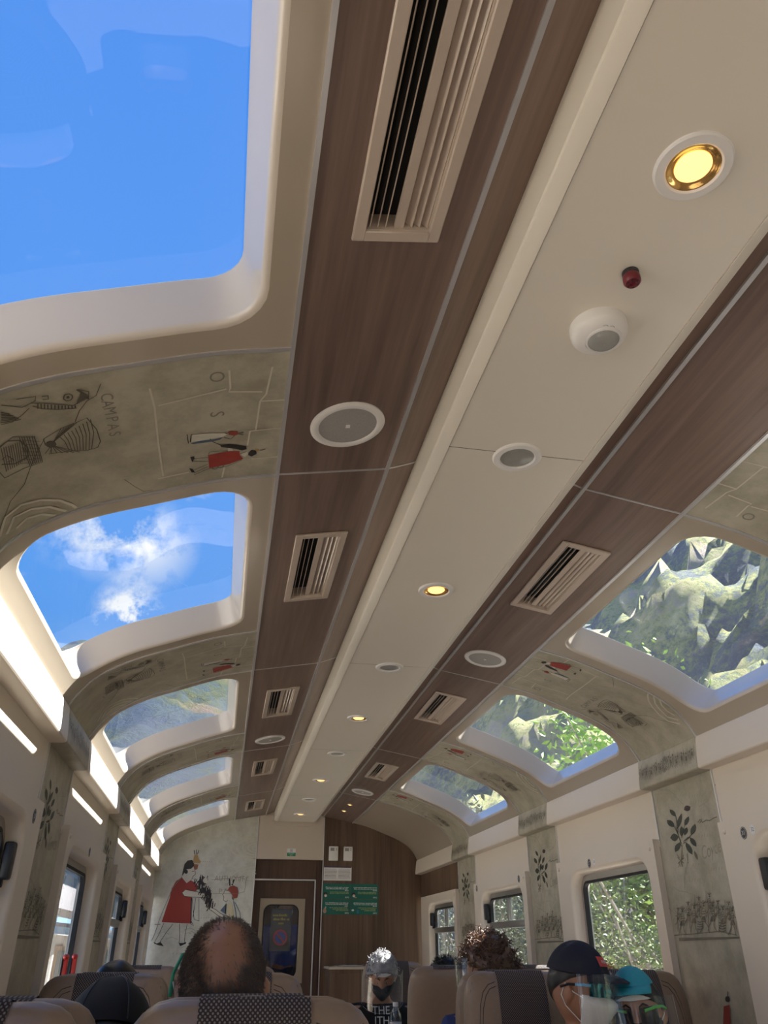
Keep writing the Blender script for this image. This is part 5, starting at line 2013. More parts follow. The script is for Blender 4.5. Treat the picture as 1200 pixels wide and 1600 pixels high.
# seat number stickers over the windows
M['sticker_dark'] = plain('sticker_dark', (0.035, 0.03, 0.035, 1), 0.4)
def sticker(side, y, z, num, dark, lab, r=0.018):
    root = empty('seat_number_sticker', (side * (WALL - 0.0285), y, H + z))
    tag(root, lab, 'sticker', 'seat number stickers above the windows')
    G = lambda a, b, off=0.0: Vector((-side * off, -side * a, b))
    mb = MB()
    n = 28
    R = [[G(rr * cos(2 * pi * q / n), rr * 1.15 * sin(2 * pi * q / n), o_) for q in range(n)] for rr, o_ in ((r, 0.0), (r, 0.0008), (r * 0.02, 0.0009))]
    mb.loft(R, True)
    mb.build('disc', M['sticker_dark'] if dark else M['paper'], root)
    mb = MB()
    add_text(mb, num, r * 1.15, G, 0, 0, 0.0013, 0)
    mb.build('printed_number', M['ink_white'] if dark else M['sticker_dark'], root, recalc=False)
    if dark:
        mb = MB()
        ri = [(r * 0.85 * cos(2 * pi * q / n), r * 1.15 * 0.85 * sin(2 * pi * q / n)) for q in range(n + 1)]
        a_, b_ = ribbon(ri, r * 0.07)
        mb.add([G(p.x, p.y, 0.0012) for p in a_] + [G(p.x, p.y, 0.0012) for p in b_], [(q, q + 1, n + 1 + q + 1, n + 1 + q) for q in range(n)])
        mb.build('printed_ring', M['ink_white'], root, recalc=False)
sticker(1, 2.62, 0.352, '31', True, 'dark round seat sticker numbered 31 by the nearest pillar')
sticker(1, 2.565, 0.357, '32', False, 'pale round seat sticker numbered 32 by the nearest pillar', 0.015)
sticker(1, 3.93, 0.368, '27', True, 'dark seat sticker above the leafy window')
sticker(1, 3.87, 0.37, '28', False, 'pale seat sticker above the leafy window', 0.013)
sticker(1, 4.98, 0.372, '23', True, 'dark seat sticker above the split window, near its pillar')
sticker(1, 5.88, 0.372, '19', True, 'dark seat sticker above the split window, far side')
sticker(-1, 2.66, 0.352, '29', True, 'dark seat sticker by the coca plant pillar on the sky side', 0.018)
sticker(-1, 3.82, 0.365, '25', True, 'dark seat sticker above the second window on the sky side', 0.016)

# red hammers at the foot of the window on the sky side
for i, (y, lab) in enumerate(((4.02, 'red emergency hammer on the window frame, sky side'), (3.80, 'second red emergency hammer, lower down the same window frame'))):
    root = empty('emergency_hammer', (-(WALL + 0.0), y, H - 0.13))
    tag(root, lab, 'hammer', 'red emergency hammers')
    mb = MB()
    mb.box((0.012, 0, 0.05), (0.02, 0.018, 0.09), 0.005)
    mb.build('handle', M['red'], root, 40)
    mb = MB()
    mb.tube([(0.012, -0.03, 0.1), (0.012, -0.02, 0.1), (0.012, 0.02, 0.1), (0.012, 0.03, 0.1)], [0.003, 0.010, 0.010, 0.003], 10)
    mb.build('hammer_head', M['red'], root, 40)
    mb = MB()
    mb.box((0.001, 0, 0.05), (0.004, 0.03, 0.11), 0.001)
    mb.build('holder', M['black'], root, 40)

# ------------------------------------------------------------------ seats
Z0, ZT, WB, TB = 0.80, 1.13, 0.203, 0.058
LEAN = 0.10
def back_w(z):
    if z <= Z0: return WB + 0.006 * (Z0 - z)
    return WB * max(0.0, 1 - ((z - Z0) / (ZT - Z0)) ** 7.0) ** (1 / 7.0)
def back_t(z):
    if z <= Z0: return TB
    return TB * max(0.0, 1 - ((z - Z0) / (ZT - Z0)) ** 6.0) ** (1 / 3.0)
def back_y(z): return LEAN * (z - 0.45)
def back_surface(x, z, front=True, off=0.0):
    w, t = back_w(z), back_t(z)
    s = max(0.0, 1 - min(1.0, abs(x) / max(w, 1e-5)) ** 3.2) ** (1 / 2.2)
    y = t * s + off
    return Vector((x, back_y(z) + (-y if front else y), z))

def make_seat(plain_back):
    root = empty('passenger_seat')
    mb = MB()
    zs = [0.40, 0.44] + [0.5 + 0.06 * i for i in range(6)] + [Z0 + (ZT - Z0) * sin(radians(90 * i / 14)) for i in range(1, 15)]
    n = 44
    R = []
    for i, z in enumerate(zs):
        w, t = back_w(z), back_t(z)
        if z >= ZT - 1e-6: w, t = 0.001, 0.001
        ring = []
        for j in range(n):
            a = 2 * pi * j / n
            c, s = cos(a), sin(a)
            ring.append(Vector((w * math.copysign(abs(c) ** (2 / 3.2), c), back_y(z) + t * math.copysign(abs(s) ** (2 / 2.6), s), z)))
        R.append(ring)
    mb.loft(R, True, (True, True))
    mb.build('backrest', M['leather'], root, 60)
    # woven headrest insert over the front and top
    mb = MB()
    cols = []
    for i in range(13):
        x = -0.088 + 0.176 * i / 12
        zm = Z0 + (ZT - Z0) * (1 - (abs(x) / WB) ** 7.0) ** (1 / 7.0) - 0.0015
        c = []
        for j in range(15):
            z = 0.80 + (zm - 0.80) * sin(radians(90 * j / 14))
            c.append(back_surface(x, z, True, 0.0035) + Vector((0, 0, 0.0035 * (j / 14) ** 3)))
        for j in range(1, 3):
            z = zm - 0.003 * j * j
            c.append(back_surface(x, z, False, 0.0035) + Vector((0, 0, 0.0035 * (1 - j / 2))))
        cols.append(c)
    mb.loft(cols, False)
    mb.build('headrest_insert', M['weave'], root, 60)
    # stitching
    for sgn in (-1, 1):
        for curve in (((0.096, 1.098), (0.122, 1.090), (0.142, 1.068), (0.155, 1.03), (0.162, 0.97), (0.165, 0.85)),
                      ((0.096, 1.085), (0.118, 1.077), (0.134, 1.056), (0.146, 1.02), (0.153, 0.96), (0.156, 0.85))):
            mb = MB()
            mb.tube([back_surface(sgn * x, z, True, 0.0012) for x, z in curve], 0.0013, 5)
            mb.build('stitching', M['stitch'], root, 60)
        mb = MB()
        mb.tube([back_surface(sgn * back_w(z) * 0.93, z, True, 0.0012) for z in (0.5, 0.6, 0.7, 0.8, 0.9, 0.97, 1.03, 1.07, 1.095)], 0.0014, 5)
        mb.build('stitching', M['stitch'], root, 60)
    mb = MB()
    mb.box((0, -0.235, 0.43), (0.40, 0.47, 0.12), 0.035, 4)
    mb.build('seat_cushion', M['leather'], root, 60)
    for sgn in (-1, 1):
        mb = MB()
        mb.box((sgn * 0.190, -0.2, 0.635), (0.04, 0.34, 0.035), 0.012, 3)
        mb.tube([(sgn * 0.190, -0.30, 0.62), (sgn * 0.190, -0.30, 0.42)], 0.012, 8)
        mb.build('armrest', M['black'], root, 40)
    mb = MB()
    mb.box((0, -0.2, 0.19), (0.30, 0.06, 0.37), 0.01)
    mb.box((0, -0.2, 0.015), (0.34, 0.36, 0.03), 0.006)
    mb.build('pedestal', M['alu'], root, 40)
    return root

seat0 = make_seat(False)
# x, y of the backrest, facing (-1 towards the camera, 1 away), what sets it apart
seats = [(-0.525, 1.42, -1, 'large taupe seat with woven headrest, right in front of the balding man'),
         (-0.98, 1.42, -1, 'taupe window seat at the bottom edge beside the nearest large seat'),
         (-0.525, 1.64, 1, 'seat the balding man leans back on'),
         (-0.965, 1.64, 1, 'seat of the black-capped passenger'),
         (-0.935, 2.92, -1, 'taupe seat with woven headrest by the window, behind the black cap'),
         (-0.500, 2.92, -1, 'taupe aisle seat half hidden behind the balding man'),
         (-0.935, 3.15, 1, 'seat of the dark-haired passenger by the sky side window'),
         (-0.500, 3.15, 1, 'empty aisle seat back to back behind the balding man'),
         (-0.935, 4.40, 1, 'farthest visible window seat on the sky side'),
         (-0.500, 4.40, 1, 'far aisle seat on the sky side, in front of the mural'),
         (0.490, 1.36, 1, 'brown seat back at the bottom corner below the nearest pillar'),
         (0.470, 3.02, -1, 'taupe seat with woven headrest behind the man in the navy cap'),
         (0.910, 3.02, -1, 'brown seat behind the passenger in the turquoise hat'),
         (0.470, 3.24, 1, 'seat of the curly-haired passenger'),
         (0.910, 3.24, 1, 'window seat of the brown-haired passenger'),
         (0.495, 4.18, 1, 'plain brown seat back between the grey-haired and curly-haired passengers'),
         (0.940, 4.18, 1, 'brown window seat whose top edge shows beyond the curly hair'),
         (0.495, 5.42, -1, 'seat of the grey-haired passenger by the wooden wall')]
for i, (x, y, fc, lab) in enumerate(seats):
    o = seat0 if i == 0 else copy_tree(seat0)
    o.location = (x, y + (0.0 if fc < 0 else 0.0), 0)
    o.rotation_euler = (0, 0, 0 if fc < 0 else pi)
    tag(o, lab, 'seat', 'passenger seats')

# table with the bottle
root = empty('folding_table', (0.72, 4.85, 0))
tag(root, 'wall table between facing seats, holding the water bottle', 'table')
mb = MB()
mb.box((0, 0, 0.728), (0.90, 0.25, 0.024), 0.008)
mb.build('table_top', M['beige_wall'], root, 40)
mb = MB()
mb.tube([(0.3, 0, 0.72), (0.3, 0, 0.02)], 0.025, 14)
mb.box((0.3, 0, 0.012), (0.22, 0.22, 0.024), 0.006)
mb.build('table_leg', M['alu'], root, 40)

M['pet'] = glass('clear_bottle', (0.86, 0.89, 0.92, 1), 2.2)
M['label_white'] = plain('bottle_label', (0.62, 0.64, 0.68, 1), 0.5)
root = empty('water_bottle', (0.365, 4.78, 0.741))
tag(root, 'clear plastic water bottle in front of the grey-haired passenger', 'bottle')
mb = MB()
mb.lathe([(0.001, 0.0), (0.027, 0.0), (0.031, 0.006), (0.031, 0.05), (0.0295, 0.055), (0.031, 0.06), (0.031, 0.135), (0.028, 0.155), (0.017, 0.178), (0.0125, 0.186), (0.0125, 0.198)], 32)
mb.build('bottle_body', M['pet'], root, 50)
mb = MB()
mb.lathe([(0.0315, 0.075), (0.0318, 0.078), (0.0318, 0.118), (0.0315, 0.121)], 32)
mb.build('paper_label', M['label_white'], root, 50)
mb = MB()
mb.lathe([(0.0145, 0.190), (0.0148, 0.192), (0.0148, 0.206), (0.013, 0.209), (0.0005, 0.2095)], 24)
mb.build('screw_cap', M['white'], root, 40)

# ------------------------------------------------------------------ people
def skin_eval(nodes, edges, sub=1):
    names = list(nodes)
    me = bpy.data.meshes.new('skeleton')
    me.from_pydata([nodes[n][0] for n in names], [(names.index(a), names.index(b)) for a, b in edges], [])
    ob = bpy.data.objects.new('skeleton', me)
    COL.link(ob)
    ob.modifiers.new('skin', 'SKIN')
    if not me.skin_vertices:
        bpy.context.view_layer.objects.active = ob
    lay = me.skin_vertices[0].data
    for i, n in enumerate(names):
        r = nodes[n][1]
        lay[i].radius = r if isinstance(r, tuple) else (r, r)
        lay[i].use_root = (i == 0)
    s = ob.modifiers.new('sub', 'SUBSURF')
    s.levels = sub
    s.render_levels = sub
    dg = bpy.context.evaluated_depsgraph_get()
    out = bpy.data.meshes.new_from_object(ob.evaluated_get(dg))
    vs = [v.co.copy() for v in out.vertices]
    fs = [tuple(p.vertices) for p in out.polygons]
    bpy.data.objects.remove(ob)
    bpy.data.meshes.remove(me)
    bpy.data.meshes.remove(out)
    return vs, fs

def remeshed(mb, name, voxel, smooth_iter=4):
    me = mb.mesh(name, None, True)
    ob = bpy.data.objects.new(name, me)
    COL.link(ob)
    r = ob.modifiers.new('remesh', 'REMESH')
    r.mode = 'VOXEL'
    r.voxel_size = voxel
    s = ob.modifiers.new('smooth', 'SMOOTH')
    s.iterations = smooth_iter
    s.factor = 0.5
    dg = bpy.context.evaluated_depsgraph_get()
    out = bpy.data.meshes.new_from_object(ob.evaluated_get(dg))
    out.polygons.foreach_set('use_smooth', [True] * len(out.polygons))
    bpy.data.objects.remove(ob)
    bpy.data.meshes.remove(me)
    out.name = name
    return out

def gauss(d, c, s):
    return math.exp(-((d - Vector(c).normalized()).length / s) ** 2)

def headpt(az, el, off=0.0):
    """surface of a head centred on the origin, face towards +Y; angles in degrees"""
    a, e_ = radians(az), radians(el)
    d = Vector((sin(a) * cos(e_), cos(a) * cos(e_), sin(e_)))
    x, y, z = d.x * 0.075, d.y * 0.094, d.z * 0.112
    if d.z < 0:
        k = -d.z
        x *= 1 - 0.30 * k ** 1.4
        if d.y > 0: y *= 1 - 0.10 * k
        else: y *= 1 - 0.35 * k
    else:
        x *= 1 + 0.03 * d.z
    p = Vector((x, y, z))
    b = 0.0
    b += 0.020 * gauss(d, (0, 1, -0.22), 0.17) + 0.008 * gauss(d, (0, 1, 0.0), 0.13)     # nose
    b -= 0.011 * (gauss(d, (0.38, 0.92, 0.07), 0.17) + gauss(d, (-0.38, 0.92, 0.07), 0.17))   # eye sockets
    b += 0.005 * (gauss(d, (0.35, 0.9, 0.28), 0.2) + gauss(d, (-0.35, 0.9, 0.28), 0.2))       # brows
    b += 0.006 * gauss(d, (0, 0.9, -0.55), 0.16)                                              # lips
    b += 0.010 * gauss(d, (0, 0.75, -0.86), 0.25)                                             # chin
    b += 0.004 * (gauss(d, (0.6, 0.8, -0.25), 0.25) + gauss(d, (-0.6, 0.8, -0.25), 0.25))     # cheeks
    return p + d * (b + off)

def head_patch(mb, az0, az1, el0, el1, off, na=24, ne=14, f=None, mi=0, M4=None, edge=0.0):
    vs = []
    for i in range(na + 1):
        for j in range(ne + 1):
            az = az0 + (az1 - az0) * i / na
            el = el0 + (el1 - el0) * j / ne
            o = off + (f(az, el) if f else 0)
            if edge and (i in (0, na) or j in (0, ne)): o = edge
            vs.append(headpt(az, el, o))
    fs = [(i * (ne + 1) + j, i * (ne + 1) + j + 1, (i + 1) * (ne + 1) + j + 1, (i + 1) * (ne + 1) + j) for i in range(na) for j in range(ne)]
    mb.add(vs, fs, mi, M4)
    return mb

M['skin_a'] = plain('skin_warm', (0.42, 0.22, 0.14, 1), 0.5, var=0.08, scale=40)
M['skin_b'] = plain('skin_tan', (0.36, 0.18, 0.11, 1), 0.42, var=0.10, scale=40)
M['hair_black'] = plain('black_hair', (0.012, 0.010, 0.010, 1), 0.38, var=0.3, scale=90)
M['hair_grey'] = plain('grey_hair', (0.30, 0.30, 0.31, 1), 0.4, var=0.7, scale=35)
M['hair_salt'] = plain('dark_grey_stubble', (0.21, 0.18, 0.155, 1), 0.5, var=0.75, scale=400)
M['hair_brown'] = plain('dark_brown_curls', (0.13, 0.07, 0.042, 1), 0.32, var=0.4, scale=60)
M['hair_light'] = plain('light_brown_hair', (0.20, 0.12, 0.065, 1), 0.4, var=0.4, scale=90)
M['navy'] = plain('navy_cloth', (0.012, 0.014, 0.028, 1), 0.8, var=0.2, scale=120)
M['blackcloth'] = plain('black_cloth', (0.006, 0.006, 0.007, 1), 0.75, var=0.3, scale=80)
M['bluecloth'] = plain('blue_cloth', (0.02, 0.04, 0.16, 1), 0.8, var=0.2, scale=80)
M['brightblue'] = plain('bright_blue_cloth', (0.03, 0.10, 0.50, 1), 0.7, var=0.2, scale=60)
M['greycloth'] = plain('grey_cloth', (0.12, 0.12, 0.13, 1), 0.8, var=0.2, scale=80)
M['turq'] = plain('turquoise_cloth', (0.03, 0.33, 0.42, 1), 0.7, var=0.12, scale=120)
M['denim'] = plain('dark_trousers', (0.04, 0.05, 0.08, 1), 0.85, var=0.2, scale=80)
M['maskwhite'] = plain('white_mask', (0.78, 0.78, 0.77, 1), 0.6, var=0.04, scale=60, bump=0.05)
M['maskblack'] = plain('black_mask', (0.015, 0.015, 0.018, 1), 0.6)
M['visor'] = glass('clear_visor', (0.93, 0.95, 0.96, 1), 1.5)
M['mirror'] = plain('mirrored_blue_lens', (0.03, 0.16, 0.20, 1), 0.06, 0.8, 0.5, 14)
M['blueframe'] = plain('pale_blue_frame', (0.16, 0.40, 0.62, 1), 0.4)
M['lime'] = plain('lime_green_band', (0.12, 0.55, 0.08, 1), 0.5)
M['greenband'] = plain('green_elastic', (0.03, 0.32, 0.17, 1), 0.6)
M['patchred'] = plain('red_patch', (0.62, 0.07, 0.06, 1), 0.6)
M['shoe'] = plain('dark_shoe', (0.03, 0.03, 0.03, 1), 0.6)

def make_person(label, x, y, rotz, top, skin, cloth, head_yaw=0, head_pitch=0, head_roll=0, lean=(0, 0), standing=False, head_shift=(0, 0), head_scale=1.0):
    """seated figure; returns the root and the matrix of the head (local to the root)"""
    root = empty('person', (x, y, 0), (0, 0, rotz))
    tag(root, label, 'person')
    hc = top - 0.118
    zp = 0.56 if not standing else 0.95
    sh = hc - 0.195
    lx, ly = lean
    hx, hy = lx + head_shift[0], ly + head_shift[1]
    def bend(v):
        # lean the upright figure: the trunk follows gradually, the neck carries the head over
        f = max(0.0, min(1.0, (v.z - zp) / (sh + 0.055 - zp)))
        g = max(0.0, min(1.0, (v.z - sh - 0.055) / max(0.02, hc - 0.06 - sh - 0.055)))
        return Vector((v.x + lean[0] * f + head_shift[0] * g, v.y + lean[1] * f + head_shift[1] * g, v.z))
    lx = ly = 0.0
    N = {
        'pelvis': ((0, 0, zp), (0.135, 0.10)), 'waist': ((lx * .3, -0.01 + ly * .3, zp + (sh - zp) * 0.42), (0.125, 0.095)),
        'chest': ((lx * .7, ly * .7, zp + (sh - zp) * 0.82), (0.15, 0.105)), 'neckbase': ((lx, ly, sh + 0.055), (0.06, 0.06)),
        'necktop': ((0, 0.008, hc - 0.06), (0.05, 0.052))}
    E_ = [('pelvis', 'waist'), ('waist', 'chest'), ('chest', 'neckbase'), ('neckbase', 'necktop')]
    for s, t in ((-1, 'l'), (1, 'r')):
        N['sh' + t] = ((lx * .9 + s * 0.165, ly * .9 - 0.005, sh), 0.062)
        if not standing:
            N['el' + t] = ((lx * .6 + s * 0.215, ly * .6 + 0.03, max(sh - 0.27, 0.64)), 0.043)
            N['wr' + t] = ((s * 0.13, 0.23 + ly * .4, max(sh - 0.33, 0.685)), 0.030)
            N['pa' + t] = ((s * 0.10, 0.30 + ly * .4, max(sh - 0.335, 0.675)), 0.026)
            hp = Vector(N['pa' + t][0])
            fdir = Vector((-s * 0.25, 0.95, -0.15)).normalized()
        else:
            N['el' + t] = ((s * 0.22, 0.0, sh - 0.29), 0.043)
            N['wr' + t] = ((s * 0.22, 0.08, sh - 0.53), 0.030)
            N['pa' + t] = ((s * 0.215, 0.10, sh - 0.60), 0.026)
            hp = Vector(N['pa' + t][0])
            fdir = Vector((0, 0.25, -0.95)).normalized()
        E_ += [('chest', 'sh' + t), ('sh' + t, 'el' + t), ('el' + t, 'wr' + t), ('wr' + t, 'pa' + t)]
        sidev = Vector((1, 0, 0)) if not standing else Vector((0, 1, 0))
        for q, L in enumerate((0.072, 0.080, 0.076, 0.060)):
            b = hp + sidev * (0.018 * (q - 1.5)) + fdir * 0.035
            N['f%d%s' % (q, t)] = (tuple(b), 0.0095)
            N['g%d%s' % (q, t)] = (tuple(b + fdir * L * 0.5 + Vector((0, 0, -0.006))), 0.0088)
            N['h%d%s' % (q, t)] = (tuple(b + fdir * L * 0.85 + Vector((0, 0, -0.026)) if not standing else b + fdir * L + Vector((0, -0.012, 0))), 0.0075)
            E_ += [('pa' + t, 'f%d%s' % (q, t)), ('f%d%s' % (q, t), 'g%d%s' % (q, t)), ('g%d%s' % (q, t), 'h%d%s' % (q, t))]
        tb = hp - sidev * s * 0.03
        N['t0' + t] = (tuple(tb + fdir * 0.005), 0.0105)
        N['t1' + t] = (tuple(tb - sidev * s * 0.018 + fdir * 0.035), 0.009)
        E_ += [('pa' + t, 't0' + t), ('t0' + t, 't1' + t)]
        N['hip' + t] = ((s * 0.085, 0.02, zp - 0.01), 0.088)
        if not standing:
            N['kn' + t] = ((s * 0.10, 0.43, 0.56), 0.060)
            N['an' + t] = ((s * 0.10, 0.46, 0.09), 0.040)
            N['to' + t] = ((s * 0.105, 0.60, 0.045), 0.036)
        else:
            N['kn' + t] = ((s * 0.09, 0.02, 0.50), 0.058)
            N['an' + t] = ((s * 0.09, 0.0, 0.09), 0.040)
            N['to' + t] = ((s * 0.10, 0.14, 0.045), 0.036)
        E_ += [('pelvis', 'hip' + t), ('hip' + t, 'kn' + t), ('kn' + t, 'an' + t), ('an' + t, 'to' + t)]
    HM = Matrix.Translation((hx, hy + 0.018, hc)) @ Euler((radians(head_pitch), radians(head_roll), radians(head_yaw)), 'XYZ').to_matrix().to_4x4() @ Matrix.Scale(head_scale, 4)
    mb = MB()
    vs, fs = skin_eval(N, E_, 1)
    mb.add([bend(v) for v in vs], fs)
    hv = []
    na, ne = 44, 30
    for j in range(1, ne):
        for i in range(na):
            hv.append(headpt(360 * i / na, -90 + 180 * j / ne))
    hf = [(j * na + i, j * na + (i + 1) % na, (j + 1) * na + (i + 1) % na, (j + 1) * na + i) for j in range(ne - 2) for i in range(na)]
    hv += [headpt(0, -90), headpt(0, 90)]
    b = len(hv)
    hf += [(b - 2, (i + 1) % na, i) for i in range(na)] + [(b - 1, (ne - 2) * na + i, (ne - 2) * na + (i + 1) % na) for i in range(na)]
    mb.add(hv, hf, M=HM)
    for s in (-1, 1):       # ears
        T = HM @ Matrix.Translation((s * 0.077, -0.008, -0.012)) @ Euler((radians(-12), radians(s * 8), radians(-s * 24)), 'XYZ').to_matrix().to_4x4()
        mb.loft([[Vector((0.011 * math.sin(t_) * s * 0.6 + s * 0.004, 0.019 * cos(p_) * cos(t_), 0.032 * sin(p_) * cos(t_))) for p_ in [2 * pi * q / 12 for q in range(12)]] for t_ in (-1.2, -0.6, 0.0, 0.6, 1.2)], True, (True, True), M=T)
    me = remeshed(mb, 'body', 0.0075, 2)
    me.materials.append(skin)
    link('body', me, root)
    # clothes: a top over trunk and arms, trousers, shoes
    g = 0.014
    def grow(keys, edges, extra=g):
        D = {k: (N[k][0], tuple(r + extra for r in N[k][1]) if isinstance(N[k][1], tuple) else N[k][1] + extra) for k in keys}
        vs, fs = skin_eval(D, edges, 1)
        m_ = MB()
        m_.add([bend(v) for v in vs], fs)
        return m_
    ck = ['waist', 'pelvis', 'chest', 'neckbase'] + [a + t for a in ('sh', 'el', 'wr') for t in 'lr']
    cm = grow(ck, [e_ for e_ in E_ if e_[0] in ck and e_[1] in ck])
    me = remeshed(cm, 'jacket', 0.011, 3)
    me.materials.append(cloth)
    link('jacket', me, root)
    tk = ['pelvis'] + [a + t for a in ('hip', 'kn', 'an') for t in 'lr']
    tm = grow(tk, [e_ for e_ in E_ if e_[0] in tk and e_[1] in tk], 0.012)
    me = remeshed(tm, 'trousers', 0.014, 3)
    me.materials.append(M['denim'])
    link('trousers', me, root)
    for t in 'lr':
        a_, t_ = Vector(N['an' + t][0]), Vector(N['to' + t][0])
        sm = MB()
        sm.box(((a_.x + t_.x) / 2, (a_.y + t_.y) / 2 + 0.01, 0.045), (0.095, 0.27, 0.085), 0.035, 4)
        sm.build('shoe', M['shoe'], root, 60)
    return root, HM

def hair_shell(root, HM, mat, off, hairline, rough=0.008, freq=30, name='hair', az0=0, seed=0):
    """full cap of hair; hairline(az) gives the lowest elevation of the hair at each azimuth"""
    mb = MB()
    na, ne = 56, 22
    R = []
    for j in range(ne + 1):
        ring = []
        for i in range(na):
            az = 360 * i / na
            lo = hairline(az)
            el = lo + (89.5 - lo) * j / ne
            p = headpt(az, el)
            nn = noise.noise(p * freq + Vector((seed, 0, 0))) * rough
            ring.append(headpt(az, el, (off + nn) if j > 0 else 0.001))
        R.append(ring)
    mb.loft(R, True, (False, True), M=HM)
    return mb.build(name, mat, root, 80)

def strands(root, HM, mat, n, region, length, width, tilt, name='hair', seed=1, base=0.0):
    """short hairs as thin tapering blades"""
    r4 = random.Random(seed)
    mb = MB()
    k = 0
    while k < n:
        az, el = r4.uniform(0, 360), math.degrees(math.asin(r4.uniform(-0.75, 1)))
        w = region(az if az < 180 else az - 360, el)
        if r4.random() > w: continue
        p = headpt(az, el, base)
        q = headpt(az, el, base + 0.01)
        nrm = (q - p).normalized()
        dn = Vector((0, -0.3, -1)) - nrm * nrm.dot(Vector((0, -0.3, -1)))
        d = (nrm + dn * tilt + Vector((r4.gauss(0, .3), r4.gauss(0, .3), r4.gauss(0, .3)))).normalized()
        s = d.cross(nrm)
        if s.length < 1e-4: s = d.orthogonal()
        s = s.normalized() * width
        L = length * r4.uniform(0.6, 1.2)
        mb.add([p - s, p + s, p + d * L * 0.6 + s * 0.7, p + d * L - nrm * L * 0.15, p + d * L * 0.6 - s * 0.7], [(0, 1, 2, 3, 4)], 0, HM)
        k += 1
    return mb.build(name, mat, root, None, False)

def curls(root, HM, mat, n, region, rad, turns, length, thick, name='curl_locks', seed=2, base=0.006, mats2=None):
    r4 = random.Random(seed)
    mb = MB()
    k = 0
    while k < n:
        az, el = r4.uniform(0, 360), math.degrees(math.asin(r4.uniform(-0.8, 1)))
        if r4.random() > region(az if az < 180 else az - 360, el): continue
        p = headpt(az, el, base)
        nrm = (headpt(az, el, base + 0.01) - p).normalized()
        d = (nrm + Vector((r4.gauss(0, .8), r4.gauss(0, .8), r4.gauss(0, .8) - 0.4))).normalized()
        a = d.orthogonal().normalized()
        b = d.cross(a)
        ph = r4.uniform(0, 6.28)
        R_ = rad * r4.uniform(0.6, 1.3)
        L = length * r4.uniform(0.6, 1.3)
        pts = []
        m = 11
        for i in range(m):
            t = i / (m - 1)
            an = ph + 2 * pi * turns * t
            pts.append(p + d * L * t + (a * cos(an) + b * sin(an)) * R_ * (0.5 + 0.5 * t))
        mb.tube(pts, [thick * (1 - 0.6 * (i / (m - 1)) ** 2) for i in range(m)], 5, 0, True, HM)
        k += 1
    return mb.build(name, mat, root, 80)

def line_of_hair(front, side, back):
    def f(az):
        a = abs(az if az <= 180 else az - 360)
        if a < 90: return front + (side - front) * (a / 90) ** 2
        return side + (back - side) * ((a - 90) / 90)
    return f

def face_shield(root, HM, r=0.118, z1=0.045, z0=-0.135, span=78, tilt=8, band=None):
    """clear curved visor with a rim and a headband"""
    T = HM @ Matrix.Translation((0, 0.012, 0)) @ Matrix.Rotation(radians(tilt), 4, 'X')
    mb = MB()
    n, m = 24, 5
    vs = [Vector((r * sin(radians(-span + 2 * span * i / n)), r * cos(radians(-span + 2 * span * i / n)) * 1.08, z0 + (z1 - z0) * j / m)) for i in range(n + 1) for j in range(m + 1)]
    fs = [(i * (m + 1) + j, i * (m + 1) + j + 1, (i + 1) * (m + 1) + j + 1, (i + 1) * (m + 1) + j) for i in range(n) for j in range(m)]
    mb.add(vs, fs, 0, T)
    sh = mb.build('face_shield', M['visor'], root, 60, False)
    mb = MB()
    mb.tube([Vector((r * sin(radians(-span + 2 * span * i / n)), r * cos(radians(-span + 2 * span * i / n)) * 1.08, z0)) for i in range(n + 1)], 0.0004, 6, M=T)
    mb.tube([Vector((r * sin(radians(-span)), r * cos(radians(-span)) * 1.08, z0)), Vector((r * sin(radians(-span)), r * cos(radians(-span)) * 1.08, z1))], 0.0004, 6, M=T)
    mb.tube([Vector((r * sin(radians(span)), r * cos(radians(span)) * 1.08, z0)), Vector((r * sin(radians(span)), r * cos(radians(span)) * 1.08, z1))], 0.0004, 6, M=T)
    mb.build('shield_rim', M['maskwhite'], sh, 60)
    mb = MB()
    R = []
    for i in range(41):
        a = 360 * i / 40
        R.append([headpt(a, 24, o_) if k_ else headpt(a, 33, o_) for k_, o_ in ((0, 0.004), (1, 0.004), (1, 0.007), (0, 0.007))])
    mb.loft(R, True, M=HM)
    mb.build('shield_headband', band or M['maskwhite'], sh, 60)

def mask(root, HM, mat, loops=True):
    mb = MB()
    head_patch(mb, -68, 68, -70, -4, 0.010, 26, 14, f=lambda az, el: 0.016 * math.exp(-(az / 38) ** 2) * math.exp(-((el + 28) / 26) ** 2), M4=HM, edge=0.002)
    me = mb.build('face_mask', mat, root, 70)
    if loops:
        for s in (-1, 1):
            mb = MB()
            mb.tube([headpt(s * 66, -8, 0.004), headpt(s * 84, -2, 0.006), headpt(s * 99, 8, 0.008), headpt(s * 106, -8, 0.012)], 0.0016, 5, M=HM)
            mb.tube([headpt(s * 64, -48, 0.005), headpt(s * 82, -36, 0.006), headpt(s * 100, -22, 0.010), headpt(s * 106, -8, 0.012)], 0.0016, 5, M=HM)
            mb.build('ear_loop', M['maskwhite'], me, 60)

def eyes(root, HM):
    for s in (-1, 1):
        mb = MB()
        c = headpt(s * 22, 4, -0.0065)
        T = HM @ Matrix.Translation(c)
        mb.lathe([(0.0001, 0.011), (0.006, 0.0092), (0.0095, 0.0055), (0.011, 0.0)], 16, M=T @ Matrix.Rotation(radians(-90), 4, 'X'))
        ey = mb.build('eye', M['maskwhite'], root, 60)
        mb = MB()
        mb.lathe([(0.0001, 0.0118), (0.0055, 0.0106), (0.006, 0.0092)], 14, M=T @ Matrix.Rotation(radians(-90), 4, 'X'))
        mb.build('iris', M['black'], ey, 60)
        mb = MB()
        mb.tube([headpt(s * 10, 15, 0.002), headpt(s * 20, 19, 0.003), headpt(s * 32, 16, 0.002)], [0.002, 0.003, 0.0015], 6, M=HM)
        mb.build('eyebrow', M['hair_black'], root, 60)

